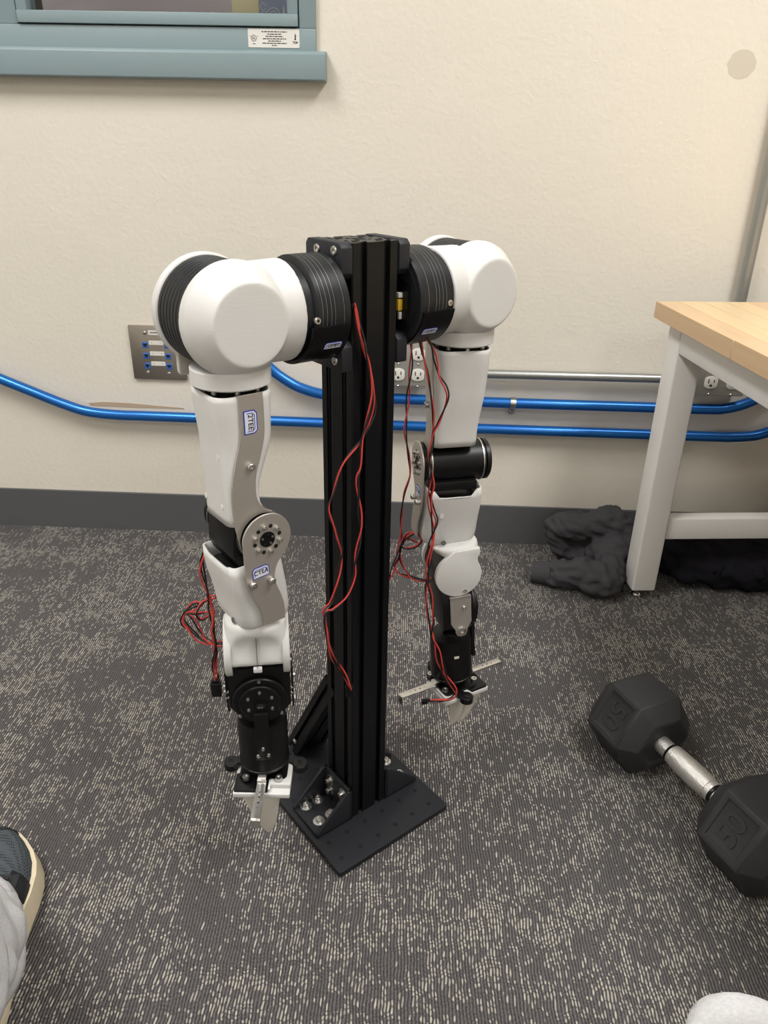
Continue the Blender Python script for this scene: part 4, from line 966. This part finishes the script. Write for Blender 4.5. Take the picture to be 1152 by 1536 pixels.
    # milky resin finger tongue
    def tongue(x0, top, mid, tip, y0, y1):
        rings = []
        for t in [1 - (1 - k/18)**2.2 for k in range(18)] + [.9995]:
            z = -.0230 - t*(.0970 if left else .0830)
            wl_ = top*(1-t)**1.2 + tip*math.sqrt(max(.0, 1-t**7)) ; cx = x0 + .006*t
            yc = (0 if left else .017) + (y0+y1)/2*(1-.62*t) + .004*math.sin(t*PI); th_ = (y1-y0)/2*(1-.55*t) * (1 if t < 1 else .5)
            rings.append([(cx + wl_*math.cos(a) * (1 if abs(math.cos(a)) < .99 else 1), yc + th_*math.copysign(abs(math.sin(a))**.7, math.sin(a)), z) for a in [k*2*PI/24 for k in range(24)]])
        return G(GF).loft(rings)
    fx = -.006 if left else 0
    finish('finger_tongue', tongue(fx, .0190, 0, .0105, .004, .026), M['resin'], T)
    finish('finger_tongue', tongue(fx, .0150, 0, .0090, -.022, .001), M['resin'], T)
    return T
build_arm(-1)
build_arm(1)
WIRES={'column_a': [(-0.0355, 0.7815, 0.7372), (-0.0266, 0.7835, 0.7031), (-0.0173, 0.7909, 0.6551), (-0.0126, 0.7946, 0.6226), (-0.0245, 0.7851, 0.5925), (-0.0458, 0.7682, 0.5672), (-0.0565, 0.7597, 0.5346), (-0.0623, 0.7551, 0.5162), (-0.0534, 0.7621, 0.4835), (-0.0478, 0.7666, 0.455), (-0.0539, 0.7617, 0.4218), (-0.0602, 0.7568, 0.3943), (-0.0685, 0.7502, 0.3844), (-0.0659, 0.7522, 0.3526), (-0.0611, 0.7561, 0.3153), (-0.0487, 0.7659, 0.2804), (-0.0398, 0.7729, 0.256)], 'column_b': [(-0.0349, 0.782, 0.7325), (-0.0237, 0.7807, 0.6934), (-0.0179, 0.7853, 0.6639), (-0.0162, 0.7866, 0.6342), (-0.0258, 0.779, 0.5908), (-0.027, 0.778, 0.5596), (-0.0306, 0.7752, 0.5445), (-0.0275, 0.7777, 0.5018), (-0.0266, 0.7783, 0.4756), (-0.0326, 0.7736, 0.4425), (-0.034, 0.7724, 0.4204), (-0.0425, 0.7657, 0.3965), (-0.0577, 0.7536, 0.3861), (-0.0666, 0.7465, 0.3841), (-0.0642, 0.7485, 0.3456), (-0.0545, 0.7561, 0.3104), (-0.0436, 0.7648, 0.2772), (-0.0363, 0.7706, 0.2547)], 'right_a': [(0.0205, 0.834, 0.73), (0.0318, 0.842, 0.7049), (0.0488, 0.85, 0.6804), (0.0568, 0.865, 0.6568), (0.0615, 0.865, 0.6402), (0.0701, 0.865, 0.6259), (0.0724, 0.865, 0.6113), (0.0636, 0.865, 0.5828), (0.0578, 0.865, 0.5699), (0.0554, 0.865, 0.5518), (0.0534, 0.865, 0.5403), (0.0567, 0.865, 0.5236), (0.061, 0.865, 0.5011), (0.0592, 0.865, 0.4854), (0.0627, 0.865, 0.4659), (0.0677, 0.865, 0.4499), (0.0629, 0.865, 0.4256), (0.0594, 0.865, 0.4068), (0.0587, 0.865, 0.3837), (0.0607, 0.865, 0.3581), (0.0677, 0.872, 0.3286), (0.0712, 0.872, 0.294), (0.0706, 0.872, 0.2662), (0.0831, 0.872, 0.2403), (0.0938, 0.872, 0.2008), (0.1087, 0.872, 0.1748), (0.1057, 0.872, 0.16), (0.0895, 0.872, 0.1535), (0.0682, 0.872, 0.1517)], 'right_b': [(0.0188, 0.834, 0.7377), (0.0262, 0.842, 0.7164), (0.0347, 0.85, 0.6929), (0.041, 0.868, 0.6658), (0.0475, 0.868, 0.6423), (0.0525, 0.868, 0.6182), (0.0568, 0.868, 0.5934), (0.0576, 0.868, 0.5594), (0.0547, 0.868, 0.533), (0.0566, 0.868, 0.5106), (0.0559, 0.868, 0.4877), (0.0597, 0.868, 0.4597), (0.0645, 0.868, 0.4309), (0.0629, 0.868, 0.3912), (0.0589, 0.868, 0.3604), (0.0594, 0.868, 0.3289), (0.0649, 0.874, 0.2925), (0.0753, 0.874, 0.2478), (0.0846, 0.874, 0.2132), (0.0977, 0.874, 0.1838), (0.1104, 0.874, 0.1659), (0.1032, 0.874, 0.1546), (0.0828, 0.874, 0.1528), (0.0645, 0.874, 0.1474)], 'right_c': [(0.0282, 0.93, 0.6748), (0.0301, 0.93, 0.6416), (0.028, 0.93, 0.6074), (0.0265, 0.93, 0.572), (0.0256, 0.93, 0.5456), (0.031, 0.93, 0.514), (0.0337, 0.93, 0.4863), (0.0266, 0.93, 0.4567), (0.024, 0.93, 0.4213), (0.024, 0.93, 0.3902), (0.0174, 0.93, 0.3549), (0.0106, 0.93, 0.324)], 'right_d': [(0.0595, 0.925, 0.401), (0.0431, 0.9284, 0.3989), (0.0269, 0.9286, 0.3857), (0.029, 0.9256, 0.3769), (0.0454, 0.922, 0.3814), (0.0523, 0.9212, 0.3945), (0.0364, 0.9239, 0.4031), (0.0259, 0.9276, 0.3863), (0.0239, 0.929, 0.361), (0.032, 0.9266, 0.3408), (0.0456, 0.9228, 0.3281), (0.0673, 0.921, 0.3264)], 'right_e': [(0.0475, 0.93, 0.3834), (0.0324, 0.93, 0.3894), (0.0262, 0.93, 0.3786), (0.0221, 0.93, 0.3571), (0.0168, 0.93, 0.344), (0.0247, 0.93, 0.3321), (0.0439, 0.93, 0.327), (0.0631, 0.93, 0.3231), (0.0707, 0.93, 0.3255)], 'left_a': [(-0.2055, 0.757, 0.4572), (-0.2078, 0.757, 0.4517), (-0.2115, 0.757, 0.4405), (-0.2113, 0.757, 0.4251), (-0.2068, 0.757, 0.4067), (-0.2052, 0.757, 0.3893), (-0.2044, 0.757, 0.3687), (-0.2049, 0.757, 0.346), (-0.203, 0.757, 0.3307), (-0.2054, 0.757, 0.3166), (-0.208, 0.757, 0.3008), (-0.2077, 0.757, 0.2831), (-0.2071, 0.757, 0.2701)], 'left_b': [(-0.209, 0.765, 0.4513), (-0.2112, 0.765, 0.4401), (-0.2111, 0.765, 0.4274), (-0.2094, 0.765, 0.4118), (-0.2081, 0.765, 0.3973), (-0.2051, 0.765, 0.3812), (-0.2035, 0.765, 0.3693), (-0.205, 0.765, 0.3511), (-0.2056, 0.765, 0.3358), (-0.2041, 0.765, 0.3139), (-0.207, 0.765, 0.2931), (-0.2058, 0.765, 0.2752), (-0.2054, 0.765, 0.2637)], 'left_c': [(-0.2018, 0.775, 0.3853), (-0.2185, 0.7786, 0.3765), (-0.2239, 0.772, 0.3702), (-0.2266, 0.7739, 0.3598), (-0.2235, 0.779, 0.3503), (-0.2136, 0.7728, 0.3593), (-0.2079, 0.7729, 0.367), (-0.2265, 0.779, 0.3595), (-0.2378, 0.7738, 0.3626), (-0.2304, 0.772, 0.3549), (-0.2228, 0.7787, 0.3272), (-0.2123, 0.775, 0.3191), (-0.1947, 0.7714, 0.3174)], 'left_d': [(-0.2224, 0.782, 0.3697), (-0.2285, 0.782, 0.3734), (-0.2367, 0.782, 0.3679), (-0.245, 0.782, 0.3555), (-0.2483, 0.782, 0.3415), (-0.2402, 0.782, 0.3307), (-0.2309, 0.782, 0.3183), (-0.2183, 0.782, 0.3123), (-0.2076, 0.782, 0.3141), (-0.197, 0.782, 0.3157)], 'left_e': [(-0.2056, 0.79, 0.3771), (-0.2175, 0.79, 0.3738), (-0.2247, 0.79, 0.3645), (-0.2384, 0.79, 0.3565), (-0.2454, 0.79, 0.3517), (-0.2489, 0.79, 0.3422), (-0.2445, 0.79, 0.3329), (-0.2362, 0.79, 0.3236), (-0.2291, 0.79, 0.3142), (-0.2178, 0.79, 0.3073), (-0.1992, 0.79, 0.307)]}
def wire_pair(name, label, paths, connectors=()):
    c = Vector(paths[0][0]); t = thing(name, label, 'cable', frame((c.x, c.y, min(p[2] for q in paths for p in q))))
    for i, P in enumerate(paths):
        pts = smooth_pts(P, 7)
        for cname, m, ph in (('red_wire', M['red'], 0), ('black_wire', M['wblack'], PI)):
            out = []; s_ = 0
            for k, p in enumerate(pts):
                if k: s_ += (p - pts[k-1]).length
                tg = (pts[min(k+1, len(pts)-1)] - pts[max(k-1, 0)]).normalized(); u = tg.cross(V3(0, 1, .1)).normalized(); v = tg.cross(u)
                a = s_*75 + ph + i; r = .0013 + .0006*math.sin(s_*23+i*2)
                out.append(p + u*r*math.cos(a) + v*r*math.sin(a))
            finish(cname, G().tube(out, .00105, 7), m, t)
    for p, d, sz in connectors:
        d = V3(*d).normalized(); x = d.cross(V3(0, 1, 0)).normalized(); f = frame(p, x, d.cross(x)*1, d)
        finish('connector', G(f).box((-sz[0]/2, -sz[1]/2, -.001), (sz[0]/2, sz[1]/2, sz[2]), .0008).box((-sz[0]*.38, -sz[1]*.5, -.005), (sz[0]*.38, sz[1]*.3, 0), .0008), M['black'], t)
    return t
e = WIRES['column_a'][-1]
wire_pair('motor_cable', 'red and black twisted cable hanging down the front of the black column', [WIRES['column_a'], WIRES['column_b']], [(e, (.05, -.02, -1), (.011, .007, .014))])
e = WIRES['right_a'][-1]
wire_pair('motor_cable', 'red and black cable from the yellow plug running down the front of the right arm', [WIRES['right_a'], WIRES['right_b']], [(e, (-1, -.1, -.05), (.007, .006, .008))])
wire_pair('motor_cable', 'red and black cable hanging and looping between the column and the right arm', [WIRES['right_c'], WIRES['right_d'], WIRES['right_e']])
e = WIRES['left_a'][-1]
wire_pair('motor_cable', 'tangled red and black cable with black plug hanging behind the left arm', [WIRES['left_a'], WIRES['left_b'], WIRES['left_c'], WIRES['left_d'], WIRES['left_e']], [(e, (.04, 0, -1), (.0125, .008, .019))])
